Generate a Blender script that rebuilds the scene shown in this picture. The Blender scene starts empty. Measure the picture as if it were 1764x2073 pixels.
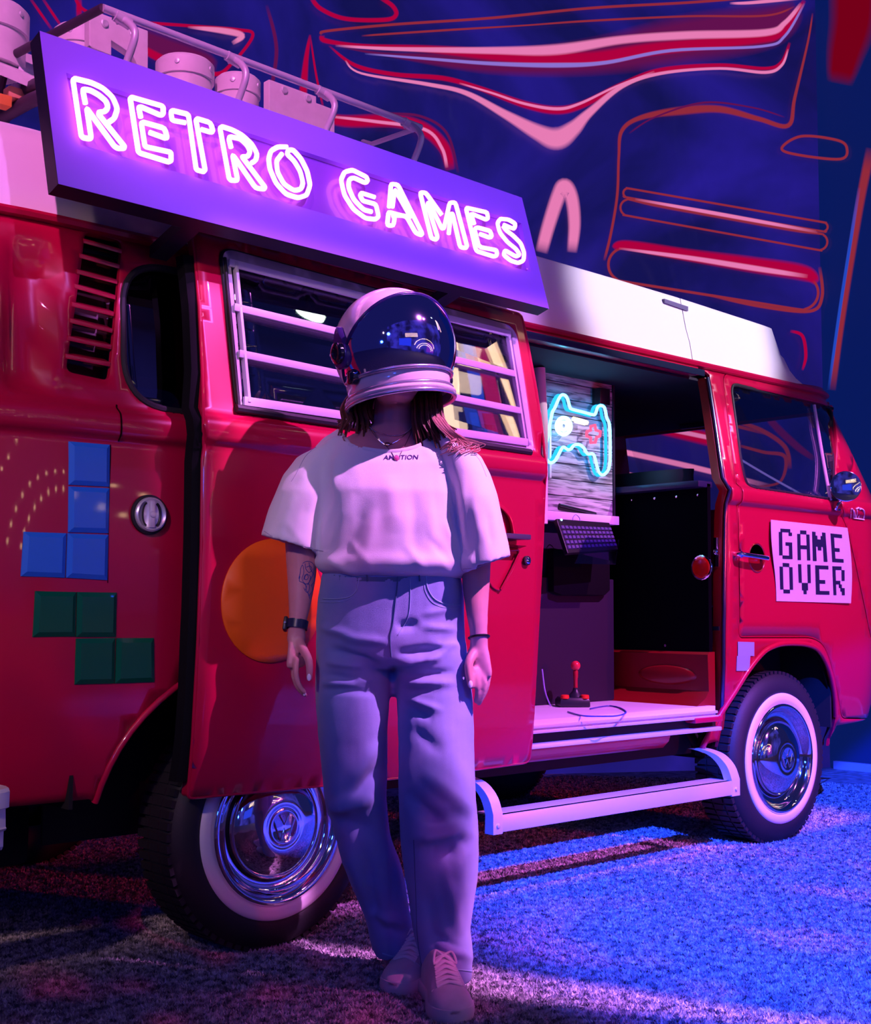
import bpy, bmesh, math, random
import numpy as np
from mathutils import Vector, Matrix, geometry, noise
from mathutils.bvhtree import BVHTree

# ---------------------------------------------------------------- camera
W, H = 1764, 2073
CX, CY, CZ = -2.02612, -2.72583, 0.88643
YAW, PITCH, ROLL, FPX = 0.74269, 0.07881, 0.00446, 2581.88
sc = bpy.context.scene
FW = Vector((math.sin(YAW)*math.cos(PITCH), math.cos(YAW)*math.cos(PITCH), math.sin(PITCH)))
_r0 = Vector((math.cos(YAW), -math.sin(YAW), 0)); _u0 = _r0.cross(FW)
RT = math.cos(ROLL)*_r0 + math.sin(ROLL)*_u0
UP = -math.sin(ROLL)*_r0 + math.cos(ROLL)*_u0
CAM = Vector((CX, CY, CZ))
cd = bpy.data.cameras.new('camera'); cam = bpy.data.objects.new('camera', cd)
sc.collection.objects.link(cam); sc.camera = cam
cd.sensor_fit = 'HORIZONTAL'; cd.sensor_width = 36; cd.lens = FPX*36/W
cd.clip_start = 0.05; cd.clip_end = 100
M = Matrix((RT, UP, -FW)).transposed().to_4x4(); M.translation = CAM
cam.matrix_world = M

# ---------------------------------------------------------------- world, lights, exposure
sc.view_settings.view_transform = 'Standard'; sc.view_settings.look = 'None'
sc.view_settings.gamma = 1; sc.view_settings.use_curve_mapping = False
sc.view_settings.exposure = 0.0
wd = bpy.data.worlds.new('hall'); sc.world = wd; wd.use_nodes = True
wb = wd.node_tree.nodes['Background']; wb.inputs[0].default_value = (0.010, 0.011, 0.09, 1); wb.inputs[1].default_value = 1.0

def spot(name, loc, target, color, power, angle, blend=0.3, radius=0.05, gobo=None, shutter=None):
    d = bpy.data.lights.new(name, 'SPOT'); d.color = color; d.energy = power
    d.spot_size = math.radians(angle); d.spot_blend = blend; d.shadow_soft_size = radius
    o = bpy.data.objects.new(name, d); sc.collection.objects.link(o)
    o.location = loc
    o.rotation_euler = (Vector(target)-Vector(loc)).to_track_quat('-Z', 'Y').to_euler()
    if gobo:                                    # a projector: its beam is broken into blotches by a glass gobo
        d.use_nodes = True; nt = d.node_tree; em = nt.nodes['Emission']
        tc = nt.nodes.new('ShaderNodeTexCoord'); nz = nt.nodes.new('ShaderNodeTexNoise')
        nz.inputs['Scale'].default_value = gobo[0]; nz.inputs['Detail'].default_value = 3
        cr = nt.nodes.new('ShaderNodeValToRGB')
        cr.color_ramp.elements[0].position = gobo[1]; cr.color_ramp.elements[1].position = gobo[2]
        nt.links.new(tc.outputs['Normal'], nz.inputs['Vector']); nt.links.new(nz.outputs['Fac'], cr.inputs['Fac'])
        nt.links.new(cr.outputs['Color'], em.inputs['Color'])
    if shutter:                                 # a profile spot: four framing shutters given by points they must just let through
        q = o.rotation_euler.to_matrix().transposed()
        def uv_(p): v = q @ (Vector(p)-Vector(loc)); return Vector((v.x/-v.z, v.y/-v.z))
        d.use_nodes = True; nt = d.node_tree; em = nt.nodes['Emission']; N = nt.nodes.new; L = nt.links.new
        def math_(op, a, b):
            m = N('ShaderNodeMath'); m.operation = op
            for k, x in enumerate((a, b)):
                if x is None: continue
                if isinstance(x, (int, float)): m.inputs[k].default_value = x
                else: L(x, m.inputs[k])
            return m.outputs[0]
        tc = N('ShaderNodeTexCoord'); sx = N('ShaderNodeSeparateXYZ'); L(tc.outputs['Normal'], sx.inputs[0])
        az = math_('ABSOLUTE', sx.outputs['Z'], None); U = math_('DIVIDE', sx.outputs['X'], az); V = math_('DIVIDE', sx.outputs['Y'], az); prev = None
        for p1, p2, soft in shutter:            # blade edge through two points of the scene
            a, b = uv_(p1), uv_(p2); n_ = Vector((b.y-a.y, a.x-b.x)).normalized(); c_ = a.dot(n_)
            if c_ > 0: n_ = -n_; c_ = -c_       # the aim point (0, 0) stays inside
            sd_ = math_('SUBTRACT', math_('ADD', math_('MULTIPLY', U, n_.x), math_('MULTIPLY', V, n_.y)), c_)
            mr = N('ShaderNodeMapRange'); mr.interpolation_type = 'SMOOTHSTEP'; mr.inputs[1].default_value = -soft; mr.inputs[2].default_value = 0; L(sd_, mr.inputs[0])
            prev = mr.outputs[0] if prev is None else math_('MULTIPLY', prev, mr.outputs[0])
        L(prev, em.inputs['Strength'])
    return o
def _pt(px, py, D):                             # point seen in the photograph at distance D, used to frame the added spot on the person
    return CAM + (FW + RT*((px-W/2)/FPX) - UP*((py-H/2)/FPX))*D
spot('blue_stage_spot', (-2.2, -5.2, 4.6), (2.4, -0.40, 0.0), (0.012, 0.055, 1.0), 14500, 30, 0.6, 0.03,
     shutter=[((0.5, 0.0, 0.42), (3.0, 0.0, 0.75), 0.012)])
spot('violet_stage_spot', (2.0, -4.2, 5.4), (1.2, 0.0, 1.20), (0.85, 0.18, 1.0), 2900, 60, 0.1, 0.04,
     shutter=[((-0.35, 0, 1.9), (-0.30, 0, 1.4), 0.02), ((-0.36, 0, 1.32), (0.16, 0, 0.85), 0.03), ((3.0, 0, 2.0), (3.0, 0, 0.4), 0.05), ((0, 0, 0.24), (2.5, 0, 0.24), 0.01), ((0, -0.05, 1.78), (2.5, -0.05, 1.78), 0.01)])
spot('sign_fill_spot', (-1.0, -4.4, 4.6), (0.1, -0.03, 1.95), (0.62, 0.22, 1.0), 1500, 40, 0.1, 0.04,  # spot added to brighten the sign board alone
     shutter=[((0.05, -0.03, 2.1), (0.05, -0.08, 1.75), 0.24), ((0.95, -0.03, 2.1), (0.95, -0.08, 1.75), 0.02), ((-1, -0.08, 1.78), (1, -0.08, 1.78), 0.012), ((-1, 0.03, 2.20), (1, 0.03, 2.20), 0.03)])
spot('roof_fill_spot', (3.2, -4.6, 4.0), (2.0, 0.2, 2.10), (0.85, 0.72, 1.0), 1850, 15, 0.5, 0.04)  # extra spot, added to whiten the front roof
spot('pink_gobo_spot', (2.2, -4.9, 4.8), (1.4, -1.3, 0), (1.0, 0.10, 0.60), 1000, 34, 0.7, 0.03, gobo=(17, 0.53, 0.64))
spot('lilac_person_fill', (1.35, -4.5, 5.8), (0.03, -0.36, 0.95), (0.93, 0.30, 1.0), 4400, 30, 0.1, 0.04,  # dedicated spot added to light only the person
     shutter=[(_pt(520,1110,3.1), _pt(580,880,3.1), 0.006), (_pt(512,1110,3.1), _pt(655,1900,3.1), 0.004), (_pt(1075,1140,3.12), _pt(1050,1850,3.12), 0.004),
              (_pt(740,2060,3.05), _pt(1000,2110,2.95), 0.004), (_pt(670,585,3.1), _pt(930,585,3.1), 0.01)])
spot('red_gobo_spot', (-3.2, -4.5, 3.8), (-0.3, -0.7, 0), (1.0, 0.03, 0.20), 220, 30, 0.8, 0.03, gobo=(30, 0.52, 0.62))
spot('red_stage_spot', (3.4, -5.5, 1.4), (1.8, 0, 0.55), (1.0, 0.02, 0.04), 420, 36, 0.9, 0.1)
spot('white_hall_lamp', (-4.5, -3.0, 3.2), (-0.6, 0, 1.3), (1.0, 0.60, 0.62), 420, 40, 0.5, 0.12,
     shutter=[((0.0, 0, 1.8), (0.0, 0, 0.5), 0.06), ((-1.0, 0, 0.62), (0, 0, 0.62), 0.06), ((-1.0, 0.1, 1.80), (0, 0.1, 1.80), 0.02)])
spot('magenta_stage_spot', (-3.6, -3.6, 5.4), (-0.45, 0.50, 2.45), (1.0, 0.22, 0.74), 1500, 18, 0.5, 0.05)
spot('blue_fill_lamp', (-5.0, -4.6, 3.4), (0.0, -0.3, 1.1), (0.03, 0.10, 1.0), 130, 20, 0.8, 0.3)
spot('blue_side_lamp', (-5.2, -3.2, 1.8), (-0.05, -0.4, 0.85), (0.02, 0.10, 1.0), 130, 20, 0.7, 0.2)

# ---------------------------------------------------------------- helpers
COL = sc.collection
def ray(px, py):
    return FW + RT*((px-W/2)/FPX) - UP*((py-H/2)/FPX)
def at(px, py, Y):                              # point of the photograph on the plane y = Y
    d = ray(px, py); return CAM + d*((Y-CY)/d.y)
def atx(px, py, X):
    d = ray(px, py); return CAM + d*((X-CX)/d.x)
def atz(px, py, Z=0.0):
    d = ray(px, py); return CAM + d*((Z-CZ)/d.z)
def atd(px, py, D):                             # point at distance D along the view axis
    return CAM + ray(px, py)*D
def atp(px, py, o, n):
    d = ray(px, py); return CAM + d*((o-CAM).dot(n)/d.dot(n))
def PXM(D): return D/FPX                        # metres per pixel at depth D

def tagit(o, label=None, cat=None, group=None, kind=None):
    if label: o['label'] = label
    if cat: o['category'] = cat
    if group: o['group'] = group
    if kind: o['kind'] = kind
    return o
def empty(name, loc, label=None, cat=None, group=None, kind=None, parent=None):
    o = bpy.data.objects.new(name, None); COL.objects.link(o); o.location = loc
    o.empty_display_size = 0.1
    if parent: o.parent = parent; o.location = Vector(loc)-wloc(parent)
    return tagit(o, label, cat, group, kind)
def wloc(o):
    v = o.location.copy()
    while o.parent: o = o.parent; v += o.location
    return v
def link(name, me, mat, parent=None):
    o = bpy.data.objects.new(name, me); COL.objects.link(o)
    if mat is not None:
        me.materials.clear()
        for m_ in (mat if isinstance(mat, (list, tuple)) else [mat]): me.materials.append(m_)
    if parent is not None:
        o.parent = parent; o.location = -wloc(parent)      # mesh data is in world coordinates
    return o
def from_py(name, vs, fs, mat, parent=None, smooth=False, sharp=None):
    me = bpy.data.meshes.new(name); me.from_pydata([tuple(v) for v in vs], [], fs); me.update()
    if smooth:
        for p in me.polygons: p.use_smooth = True
    if sharp is not None: sharpen(me, sharp)
    return link(name, me, mat, parent)
def sharpen(me, deg):
    bm = bmesh.new(); bm.from_mesh(me); a = math.radians(deg)
    for e in bm.edges:
        if len(e.link_faces) == 2 and e.calc_face_angle(0) > a: e.smooth = False
    for f in bm.faces: f.smooth = True
    bm.to_mesh(me); bm.free()
class MB:                                       # collects shapes into ONE mesh
    def __init__(s): s.v = []; s.f = []
    def add(s, vs, fs):
        n = len(s.v); s.v += [Vector(v) for v in vs]; s.f += [tuple(i+n for i in f) for f in fs]; return s
    def box(s, a, b):
        x0, y0, z0 = a; x1, y1, z1 = b
        vs = [(x, y, z) for x in (x0, x1) for y in (y0, y1) for z in (z0, z1)]
        return s.add(vs, [(0,1,3,2),(4,6,7,5),(0,4,5,1),(2,3,7,6),(0,2,6,4),(1,5,7,3)])
    def obox(s, o, ex, ey, ez):                 # oriented box from corner o and three edge vectors
        o, ex, ey, ez = Vector(o), Vector(ex), Vector(ey), Vector(ez)
        vs = [o+ex*i+ey*j+ez*k for i in (0,1) for j in (0,1) for k in (0,1)]
        fs = [(0,1,3,2),(4,6,7,5),(0,4,5,1),(2,3,7,6),(0,2,6,4),(1,5,7,3)]
        if ex.cross(ey).dot(ez) < 0: fs = [f[::-1] for f in fs]
        return s.add(vs, fs)
    def tube(s, pts, r, n=10, closed=False, caps=True, flat=1.0):
        pts = [Vector(p) for p in pts]; N = len(pts)
        rs = r if isinstance(r, (list, tuple)) else [r]*N
        T = []
        for i in range(N):
            a = pts[(i-1) % N] if (closed or i) else pts[i]; b = pts[(i+1) % N] if (closed or i < N-1) else pts[i]
            t = b-a; T.append(t.normalized() if t.length > 1e-9 else Vector((0,0,1)))
        u = T[0].orthogonal().normalized(); base = len(s.v); fr = []
        for i in range(N):
            u = (u - T[i]*u.dot(T[i])); u = u.normalized() if u.length > 1e-6 else T[i].orthogonal().normalized()
            w = T[i].cross(u); fr.append((u.copy(), w))
        for i in range(N):
            u, w = fr[i]; rr = rs[i]
            if not isinstance(rr, (tuple, list)): rr = (rr, rr*flat)
            for k in range(n):
                a = 2*math.pi*k/n; s.v.append(pts[i]+u*(rr[0]*math.cos(a))+w*(rr[1]*math.sin(a)))
        M_ = N if closed else N-1
        for i in range(M_):
            j = (i+1) % N; off = 0
            if closed and j == 0:               # match the twist where the loop closes
                best = None
                for o_ in range(n):
                    d = (s.v[base+i*n]-s.v[base+o_]).length
                    if best is None or d < best: best = d; off = o_
            for k in range(n):
                s.f.append((base+i*n+k, base+i*n+(k+1) % n, base+j*n+(k+1+off) % n, base+j*n+(k+off) % n))
        if caps and not closed:
            s.f.append(tuple(base+k for k in range(n))[::-1]); s.f.append(tuple(base+(N-1)*n+k for k in range(n)))
        return s
    def rings(s, rings, cap0=True, cap1=True, closed=True):
        n = len(rings[0]); base = len(s.v)
        for rg in rings: s.v += [Vector(p) for p in rg]
        for i in range(len(rings)-1):
            for k in range(n if closed else n-1):
                a = base+i*n+k; b = base+i*n+(k+1) % n; s.f.append((a, b, b+n, a+n))
        if cap0: s.f.append(tuple(base+k for k in range(n))[::-1])
        if cap1: s.f.append(tuple(base+(len(rings)-1)*n+k for k in range(n)))
        return s
    def lathe(s, prof, o, axis, n=48, cap=True):          # prof: (distance along axis, radius)
        o = Vector(o); axis = Vector(axis).normalized(); u = axis.orthogonal().normalized(); w = axis.cross(u)
        R_ = [[o+axis*h+(u*math.cos(2*math.pi*k/n)+w*math.sin(2*math.pi*k/n))*max(r, 1e-4) for k in range(n)] for h, r in prof]
        return s.rings(R_, cap0=cap, cap1=cap)
    def build(s, name, mat, parent=None, smooth=40, bevel=0, recalc=True):
        me = bpy.data.meshes.new(name); me.from_pydata([tuple(v) for v in s.v], [], s.f)
        bm = bmesh.new(); bm.from_mesh(me)
        if recalc: bmesh.ops.recalc_face_normals(bm, faces=bm.faces)
        if bevel:
            es = [e for e in bm.edges if len(e.link_faces) == 2 and e.calc_face_angle(0) > 0.6]
            bmesh.ops.bevel(bm, geom=es, offset=bevel, segments=2, affect='EDGES', profile=0.6, clamp_overlap=True)
        if smooth:
            a = math.radians(smooth)
            for e in bm.edges: e.smooth = not (len(e.link_faces) == 2 and e.calc_face_angle(0) > a)
            for f in bm.faces: f.smooth = True
        bm.to_mesh(me); bm.free(); me.update()
        return link(name, me, mat, parent)
def cat(pts, n=6, closed=False):                # Catmull-Rom through the points
    P = [Vector(p) for p in pts]; N = len(P); out = []
    for i in range(N if closed else N-1):
        if closed: a, b, c, d = P[(i-1) % N], P[i], P[(i+1) % N], P[(i+2) % N]
        else: a, b, c, d = P[max(i-1, 0)], P[i], P[i+1], P[min(i+2, N-1)]
        for k in range(n):
            t = k/n
            out.append(0.5*((2*b)+(c-a)*t+(2*a-5*b+4*c-d)*t*t+(3*b-a-3*c+d)*t**3))
    if not closed: out.append(P[-1])
    return out
def rounded(poly, r, seg=6):                    # rounds the corners of a 2-D polygon; r: number or list
    out = []; N = len(poly)
    for i in range(N):
        p0 = Vector(poly[i-1]).to_2d(); p = Vector(poly[i]).to_2d(); p1 = Vector(poly[(i+1) % N]).to_2d()
        rr = r[i] if isinstance(r, (list, tuple)) else r
        if rr <= 0: out.append(p); continue
        a = p0-p; b = p1-p; la, lb = a.length, b.length
        d = min(rr, la*0.48, lb*0.48); a = p+a/la*d; b = p+b/lb*d
        for k in range(seg+1):
            t = k/seg; out.append(a*(1-t)**2+p*2*t*(1-t)+b*t*t)
    return out
def inside(p, poly):
    x, y = p[0], p[1]; c = False; j = len(poly)-1
    for i in range(len(poly)):
        xi, yi = poly[i][0], poly[i][1]; xj, yj = poly[j][0], poly[j][1]
        if (yi > y) != (yj > y) and x < (xj-xi)*(y-yi)/(yj-yi)+xi: c = not c
        j = i
    return c

# ---------------------------------------------------------------- materials
MATS = {}
def mat(name, col=(0.8,0.8,0.8), rough=0.5, metal=0.0, coat=0.0, emit=None, estr=0.0, spec=0.5, trans=0.0, ior=1.45,
        noise_amt=0.0, noise_scale=30.0, bump=0.0, bump_scale=200.0, alpha=1.0, sheen=0.0, col2=None, thr=None, sss=0.0):
    m = bpy.data.materials.new(name); m.use_nodes = True; nt = m.node_tree; b = nt.nodes['Principled BSDF']
    b.inputs['Base Color'].default_value = (*col, 1); b.inputs['Roughness'].default_value = rough
    b.inputs['Metallic'].default_value = metal; b.inputs['Coat Weight'].default_value = coat; b.inputs['Coat Roughness'].default_value = 0.04
    b.inputs['Specular IOR Level'].default_value = spec; b.inputs['IOR'].default_value = ior
    b.inputs['Transmission Weight'].default_value = trans; b.inputs['Alpha'].default_value = alpha
    if sheen: b.inputs['Sheen Weight'].default_value = sheen
    if sss: b.inputs['Subsurface Weight'].default_value = sss; b.inputs['Subsurface Radius'].default_value = (0.02, 0.008, 0.004)
    if emit: b.inputs['Emission Color'].default_value = (*emit, 1); b.inputs['Emission Strength'].default_value = estr
    tc = nt.nodes.new('ShaderNodeTexCoord')
    if noise_amt or col2:
        n = nt.nodes.new('ShaderNodeTexNoise'); n.inputs['Scale'].default_value = noise_scale; n.inputs['Detail'].default_value = 6
        nt.links.new(tc.outputs['Object'], n.inputs['Vector'])
        cr = nt.nodes.new('ShaderNodeValToRGB'); e = cr.color_ramp.elements
        e[0].position, e[1].position = (thr or (0.35, 0.65))
        c2 = col2 or tuple(max(0, c*(1-noise_amt)) for c in col)
        e[0].color = (*c2, 1); e[1].color = (*col, 1)
        nt.links.new(n.outputs['Fac'], cr.inputs['Fac']); nt.links.new(cr.outputs['Color'], b.inputs['Base Color'])
    if bump:
        n2 = nt.nodes.new('ShaderNodeTexNoise'); n2.inputs['Scale'].default_value = bump_scale; n2.inputs['Detail'].default_value = 5
        nt.links.new(tc.outputs['Object'], n2.inputs['Vector'])
        bp = nt.nodes.new('ShaderNodeBump'); bp.inputs['Strength'].default_value = bump; bp.inputs['Distance'].default_value = 0.002
        nt.links.new(n2.outputs['Fac'], bp.inputs['Height']); nt.links.new(bp.outputs['Normal'], b.inputs['Normal'])
    MATS[name] = m; return m
def emis(name, col, strength):
    m = bpy.data.materials.new(name); m.use_nodes = True; nt = m.node_tree; nt.nodes.clear()
    e = nt.nodes.new('ShaderNodeEmission'); e.inputs[0].default_value = (*col, 1); e.inputs[1].default_value = strength
    o = nt.nodes.new('ShaderNodeOutputMaterial'); nt.links.new(e.outputs[0], o.inputs[0]); return m
def glass(name, tint=(0.6,0.65,0.7), rough=0.02, base_refl=0.12):
    m = bpy.data.materials.new(name); m.use_nodes = True; nt = m.node_tree; nt.nodes.clear()
    o = nt.nodes.new('ShaderNodeOutputMaterial'); t = nt.nodes.new('ShaderNodeBsdfTransparent'); t.inputs[0].default_value = (*tint, 1)
    g = nt.nodes.new('ShaderNodeBsdfGlossy'); g.inputs['Roughness'].default_value = rough; g.inputs[0].default_value = (1,1,1,1)
    lw = nt.nodes.new('ShaderNodeFresnel'); lw.inputs[0].default_value = 1.5
    ma = nt.nodes.new('ShaderNodeMath'); ma.operation = 'ADD'; ma.inputs[1].default_value = base_refl
    mx = nt.nodes.new('ShaderNodeMixShader')
    ge = nt.nodes.new('ShaderNodeNewGeometry'); mr = nt.nodes.new('ShaderNodeMapRange'); mr.inputs[3].default_value = 1.5; mr.inputs[4].default_value = 1/1.5
    nt.links.new(ge.outputs['Backfacing'], mr.inputs[0]); nt.links.new(mr.outputs[0], lw.inputs[0])
    nt.links.new(lw.outputs[0], ma.inputs[0]); nt.links.new(ma.outputs[0], mx.inputs[0])
    nt.links.new(t.outputs[0], mx.inputs[1]); nt.links.new(g.outputs[0], mx.inputs[2]); nt.links.new(mx.outputs[0], o.inputs[0]); return m

RED = mat('red_paint', (0.47, 0.0012, 0.042), 0.33, coat=0.6, spec=0.4)
WHITE = mat('white_fibreglass', (0.86, 0.84, 0.84), 0.42, bump=0.15, bump_scale=600)
WHITE2 = mat('white_board', (0.80, 0.76, 0.78), 0.55, noise_amt=0.06)
CHROME = mat('chrome', (0.85, 0.85, 0.88), 0.06, metal=1.0)
ALU = mat('brushed_aluminium', (0.72, 0.72, 0.76), 0.38, metal=0.35)
LIGHTALU = mat('painted_aluminium', (0.66, 0.62, 0.72), 0.45, metal=0.1)
RUBBER = mat('black_rubber', (0.012, 0.012, 0.015), 0.6, bump=0.3, bump_scale=120)
WHITEWALL = mat('whitewall', (0.78, 0.70, 0.72), 0.55)
BLACK = mat('black_plastic', (0.01, 0.01, 0.014), 0.35)
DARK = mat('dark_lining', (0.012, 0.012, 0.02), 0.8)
UNDER = mat('underbody', (0.008, 0.008, 0.01), 0.9)
GLASS = glass('window_glass', (0.88, 0.89, 0.93), 0.015, 0.06)
DGLASS = glass('dark_window_glass', (0.12, 0.12, 0.16), 0.03, 0.05)

# ---------------------------------------------------------------- setting
WA = Vector((4.75, 1.25, 0)); WB = Vector((-1.6, 4.95, 0)); WDIR = (WB-WA).normalized(); WN = Vector((-WDIR.y, WDIR.x, 0))
if WN.dot(CAM-WA) < 0: WN = -WN
foil = mat('backdrop_foil', (0.008, 0.008, 0.10), 0.35, metal=0.0, spec=0.5)
nt = foil.node_tree; b_ = nt.nodes['Principled BSDF']      # stretched glossy film with soft creases
tc = nt.nodes.new('ShaderNodeTexCoord'); nz = nt.nodes.new('ShaderNodeTexNoise'); nz.inputs['Scale'].default_value = 0.9; nz.inputs['Detail'].default_value = 3
nz.inputs['Distortion'].default_value = 1.5
mp = nt.nodes.new('ShaderNodeMapping'); mp.inputs['Scale'].default_value = (1, 1, 0.5)
nt.links.new(tc.outputs['Object'], mp.inputs[0]); nt.links.new(mp.outputs[0], nz.inputs['Vector'])
bp = nt.nodes.new('ShaderNodeBump'); bp.inputs['Strength'].default_value = 0.5; bp.inputs['Distance'].default_value = 0.3
nt.links.new(nz.outputs['Fac'], bp.inputs['Height']); nt.links.new(bp.outputs['Normal'], b_.inputs['Normal'])
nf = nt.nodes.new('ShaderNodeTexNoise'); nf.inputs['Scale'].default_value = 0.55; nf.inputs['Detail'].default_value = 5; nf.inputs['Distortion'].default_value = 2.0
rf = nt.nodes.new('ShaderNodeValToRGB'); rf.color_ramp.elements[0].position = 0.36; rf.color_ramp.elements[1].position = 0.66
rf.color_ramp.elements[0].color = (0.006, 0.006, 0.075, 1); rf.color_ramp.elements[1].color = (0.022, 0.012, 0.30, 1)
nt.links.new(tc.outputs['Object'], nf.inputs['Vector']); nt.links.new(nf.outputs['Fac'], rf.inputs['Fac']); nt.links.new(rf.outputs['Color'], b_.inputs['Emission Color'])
b_.inputs['Emission Strength'].default_value = 0.85   # blue light reflected by the film, put into emission

HW = 5.2
def wallbox(name, a, b, n, h, mt, t=0.08):
    n = n*(-t); return MB().obox(a, b-a, Vector((0,0,h)), n).build(name, mt, None, smooth=0)
w1 = wallbox('wall_back', WA, WB, WN, HW, foil); w1['kind'] = 'structure'
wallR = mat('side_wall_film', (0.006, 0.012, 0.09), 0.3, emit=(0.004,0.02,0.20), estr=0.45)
w2 = wallbox('wall_right', WA+Vector((0,0,0)), Vector((4.82, -1.2, 0)), Vector((-1,0.04,0)), HW, wallR); w2['kind'] = 'structure'
base = MB().box((4.70, -1.2, 0), (4.73, 1.2, 0.045)).build('baseboard_right', LIGHTALU, None); base['kind'] = 'structure'
carp = mat('carpet', (0.50, 0.46, 0.52), 0.95, noise_amt=0.55, noise_scale=18, bump=0.8, bump_scale=300, spec=0.1)
fl = MB().box((-11, -9, -0.05), (11, 6, 0)).build('floor', carp, None, smooth=0); fl['kind'] = 'structure'
#   carpet pile: short tufts, nobody could count them
def pile():
    rng = np.random.default_rng(4); N = 520000
    # density follows the distance to the viewer, in the ground area in front of and around the van
    dist = 1.9 + 5.2*rng.random(N)**1.5; ang = YAW + (rng.random(N)-0.5)*0.80
    X = CX+np.sin(ang)*dist; Y = CY+np.cos(ang)*dist
    k = (X < 4.7) & (Y < 2.0) ; X = X[k]; Y = Y[k]; n = len(X); dist = dist[k]
    h = (0.003+0.007*rng.random(n)); w = 0.0022*dist/2.2*(0.7+0.8*rng.random(n)); a = rng.random(n)*6.283
    lx = (rng.random(n)-0.5)*0.012; ly = (rng.random(n)-0.5)*0.012
    V = np.zeros((n, 3, 3), np.float32)
    V[:,0,0] = X-w*np.cos(a); V[:,0,1] = Y-w*np.sin(a)
    V[:,1,0] = X+w*np.cos(a); V[:,1,1] = Y+w*np.sin(a)
    V[:,2,0] = X+lx; V[:,2,1] = Y+ly; V[:,2,2] = h
    me = bpy.data.meshes.new('carpet_pile'); me.vertices.add(3*n); me.loops.add(3*n); me.polygons.add(n)
    me.vertices.foreach_set('co', V.ravel()); me.loops.foreach_set('vertex_index', np.arange(3*n, dtype=np.int32))
    me.polygons.foreach_set('loop_start', np.arange(0, 3*n, 3, dtype=np.int32)); me.update()
    m = mat('carpet_tuft', (0.66, 0.60, 0.64), 0.9, col2=(0.10,0.09,0.11), noise_scale=38, thr=(0.36,0.60), spec=0.1)
    o = link('carpet_pile', me, m); tagit(o, 'short rough grey pile of the carpet all over the floor', 'carpet', kind='stuff')
pile()
# neon reflections in the film, painted as flat emissive bands
def semis(name, col, strength):                 # painted reflection that fades out sideways
    m = bpy.data.materials.new(name); m.use_nodes = True; nt = m.node_tree; nt.nodes.clear()
    e = nt.nodes.new('ShaderNodeEmission'); e.inputs[0].default_value = (*col, 1); e.inputs[1].default_value = strength
    o = nt.nodes.new('ShaderNodeOutputMaterial'); t = nt.nodes.new('ShaderNodeBsdfTransparent'); x = nt.nodes.new('ShaderNodeMixShader')
    a = nt.nodes.new('ShaderNodeAttribute'); a.attribute_name = 'glow'
    nt.links.new(a.outputs['Fac'], x.inputs[0]); nt.links.new(t.outputs[0], x.inputs[1]); nt.links.new(e.outputs[0], x.inputs[2]); nt.links.new(x.outputs[0], o.inputs[0]); return m
PINKC = semis('streak_pink', (0.80, 0.20, 0.46), 1.0); REDC = semis('streak_red', (0.45, 0.0, 0.05), 0.95)
MAUVE = semis('streak_mauve', (0.22, 0.01, 0.14), 0.55); VIOL = semis('streak_violet', (0.35, 0.22, 0.85), 0.75)
CORAL = semis('streak_coral', (0.38, 0.03, 0.06), 0.75); BLUEC = semis('streak_blue', (0.02, 0.08, 0.65), 0.8); TEAL = semis('streak_teal', (0.02, 0.10, 0.35), 0.4)
bd = empty('reflection_streaks', WA+WN*0.02, 'red and pink curved neon reflections painted as glowing streaks across the dark blue backdrop', 'streaks')
WNO = WN
WDR = (Vector((4.82, -1.2, 0))-WA).normalized(); WNR = Vector((WDR.y, -WDR.x, 0))
if WNR.dot(CAM-WA) < 0: WNR = -WNR
def wpt(px, py, off=0.02):                      # on whichever of the two film walls comes first
    a = atp(px, py, WA+WNO*off, WNO); b = atp(px, py, WA+WNR*off, WNR)
    return a if (a-CAM).length < (b-CAM).length else b
_so = [0]
def streak(pts, w, m, closed=False, n=8, off=None, fat=1.35):
    # pts: (px, py) or (px, py, width in px); band of varying width lying on the film
    _so[0] += 1; off = 0.012+0.0006*_so[0] if off is None else off
    q = [Vector((p[0], p[1], (p[2] if len(p) > 2 else w))) for p in pts]
    c = cat(q, n, closed); N = len(c); vs = []; fs = []
    K_ = (1.0, 0.80, 0.55, -0.55, -0.80, -1.0); G_ = (0.0, 0.45, 1.0, 1.0, 0.45, 0.0); nk_ = len(K_); gl = []
    for i in range(N):
        a = c[(i-1) % N] if (closed or i) else c[i]; b = c[(i+1) % N] if (closed or i < N-1) else c[i]
        t = Vector((b.x-a.x, b.y-a.y)); t = t.normalized() if t.length > 1e-6 else Vector((1,0)); nn = Vector((-t.y, t.x))
        hw = max(c[i].z, 0.8)*0.5*fat+0.7; e_ = 1.0 if closed else min(1.0, (min(i, N-1-i)+0.3)/4)
        for s_, g_ in zip(K_, G_):
            vs.append(wpt(c[i].x+nn.x*hw*s_, c[i].y+nn.y*hw*s_, off)); gl.append(g_*e_)
    for i in range(N if closed else N-1):
        j = (i+1) % N
        for k in range(nk_-1): fs.append((nk_*i+k, nk_*i+k+1, nk_*j+k+1, nk_*j+k))
    me = bpy.data.meshes.new('streak'); me.from_pydata([tuple(v) for v in vs], [], fs); me.update()
    at_ = me.attributes.new('glow', 'FLOAT', 'POINT'); at_.data.foreach_set('value', gl)
    return link('streak', me, m, bd)
def ZB(x, y): return (x/1.5155+600, y/1.5155)         # from the enlarged view of the upper right
def S8(pts): return [(*ZB(p[0], p[1]), *p[2:]) for p in pts]
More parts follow.
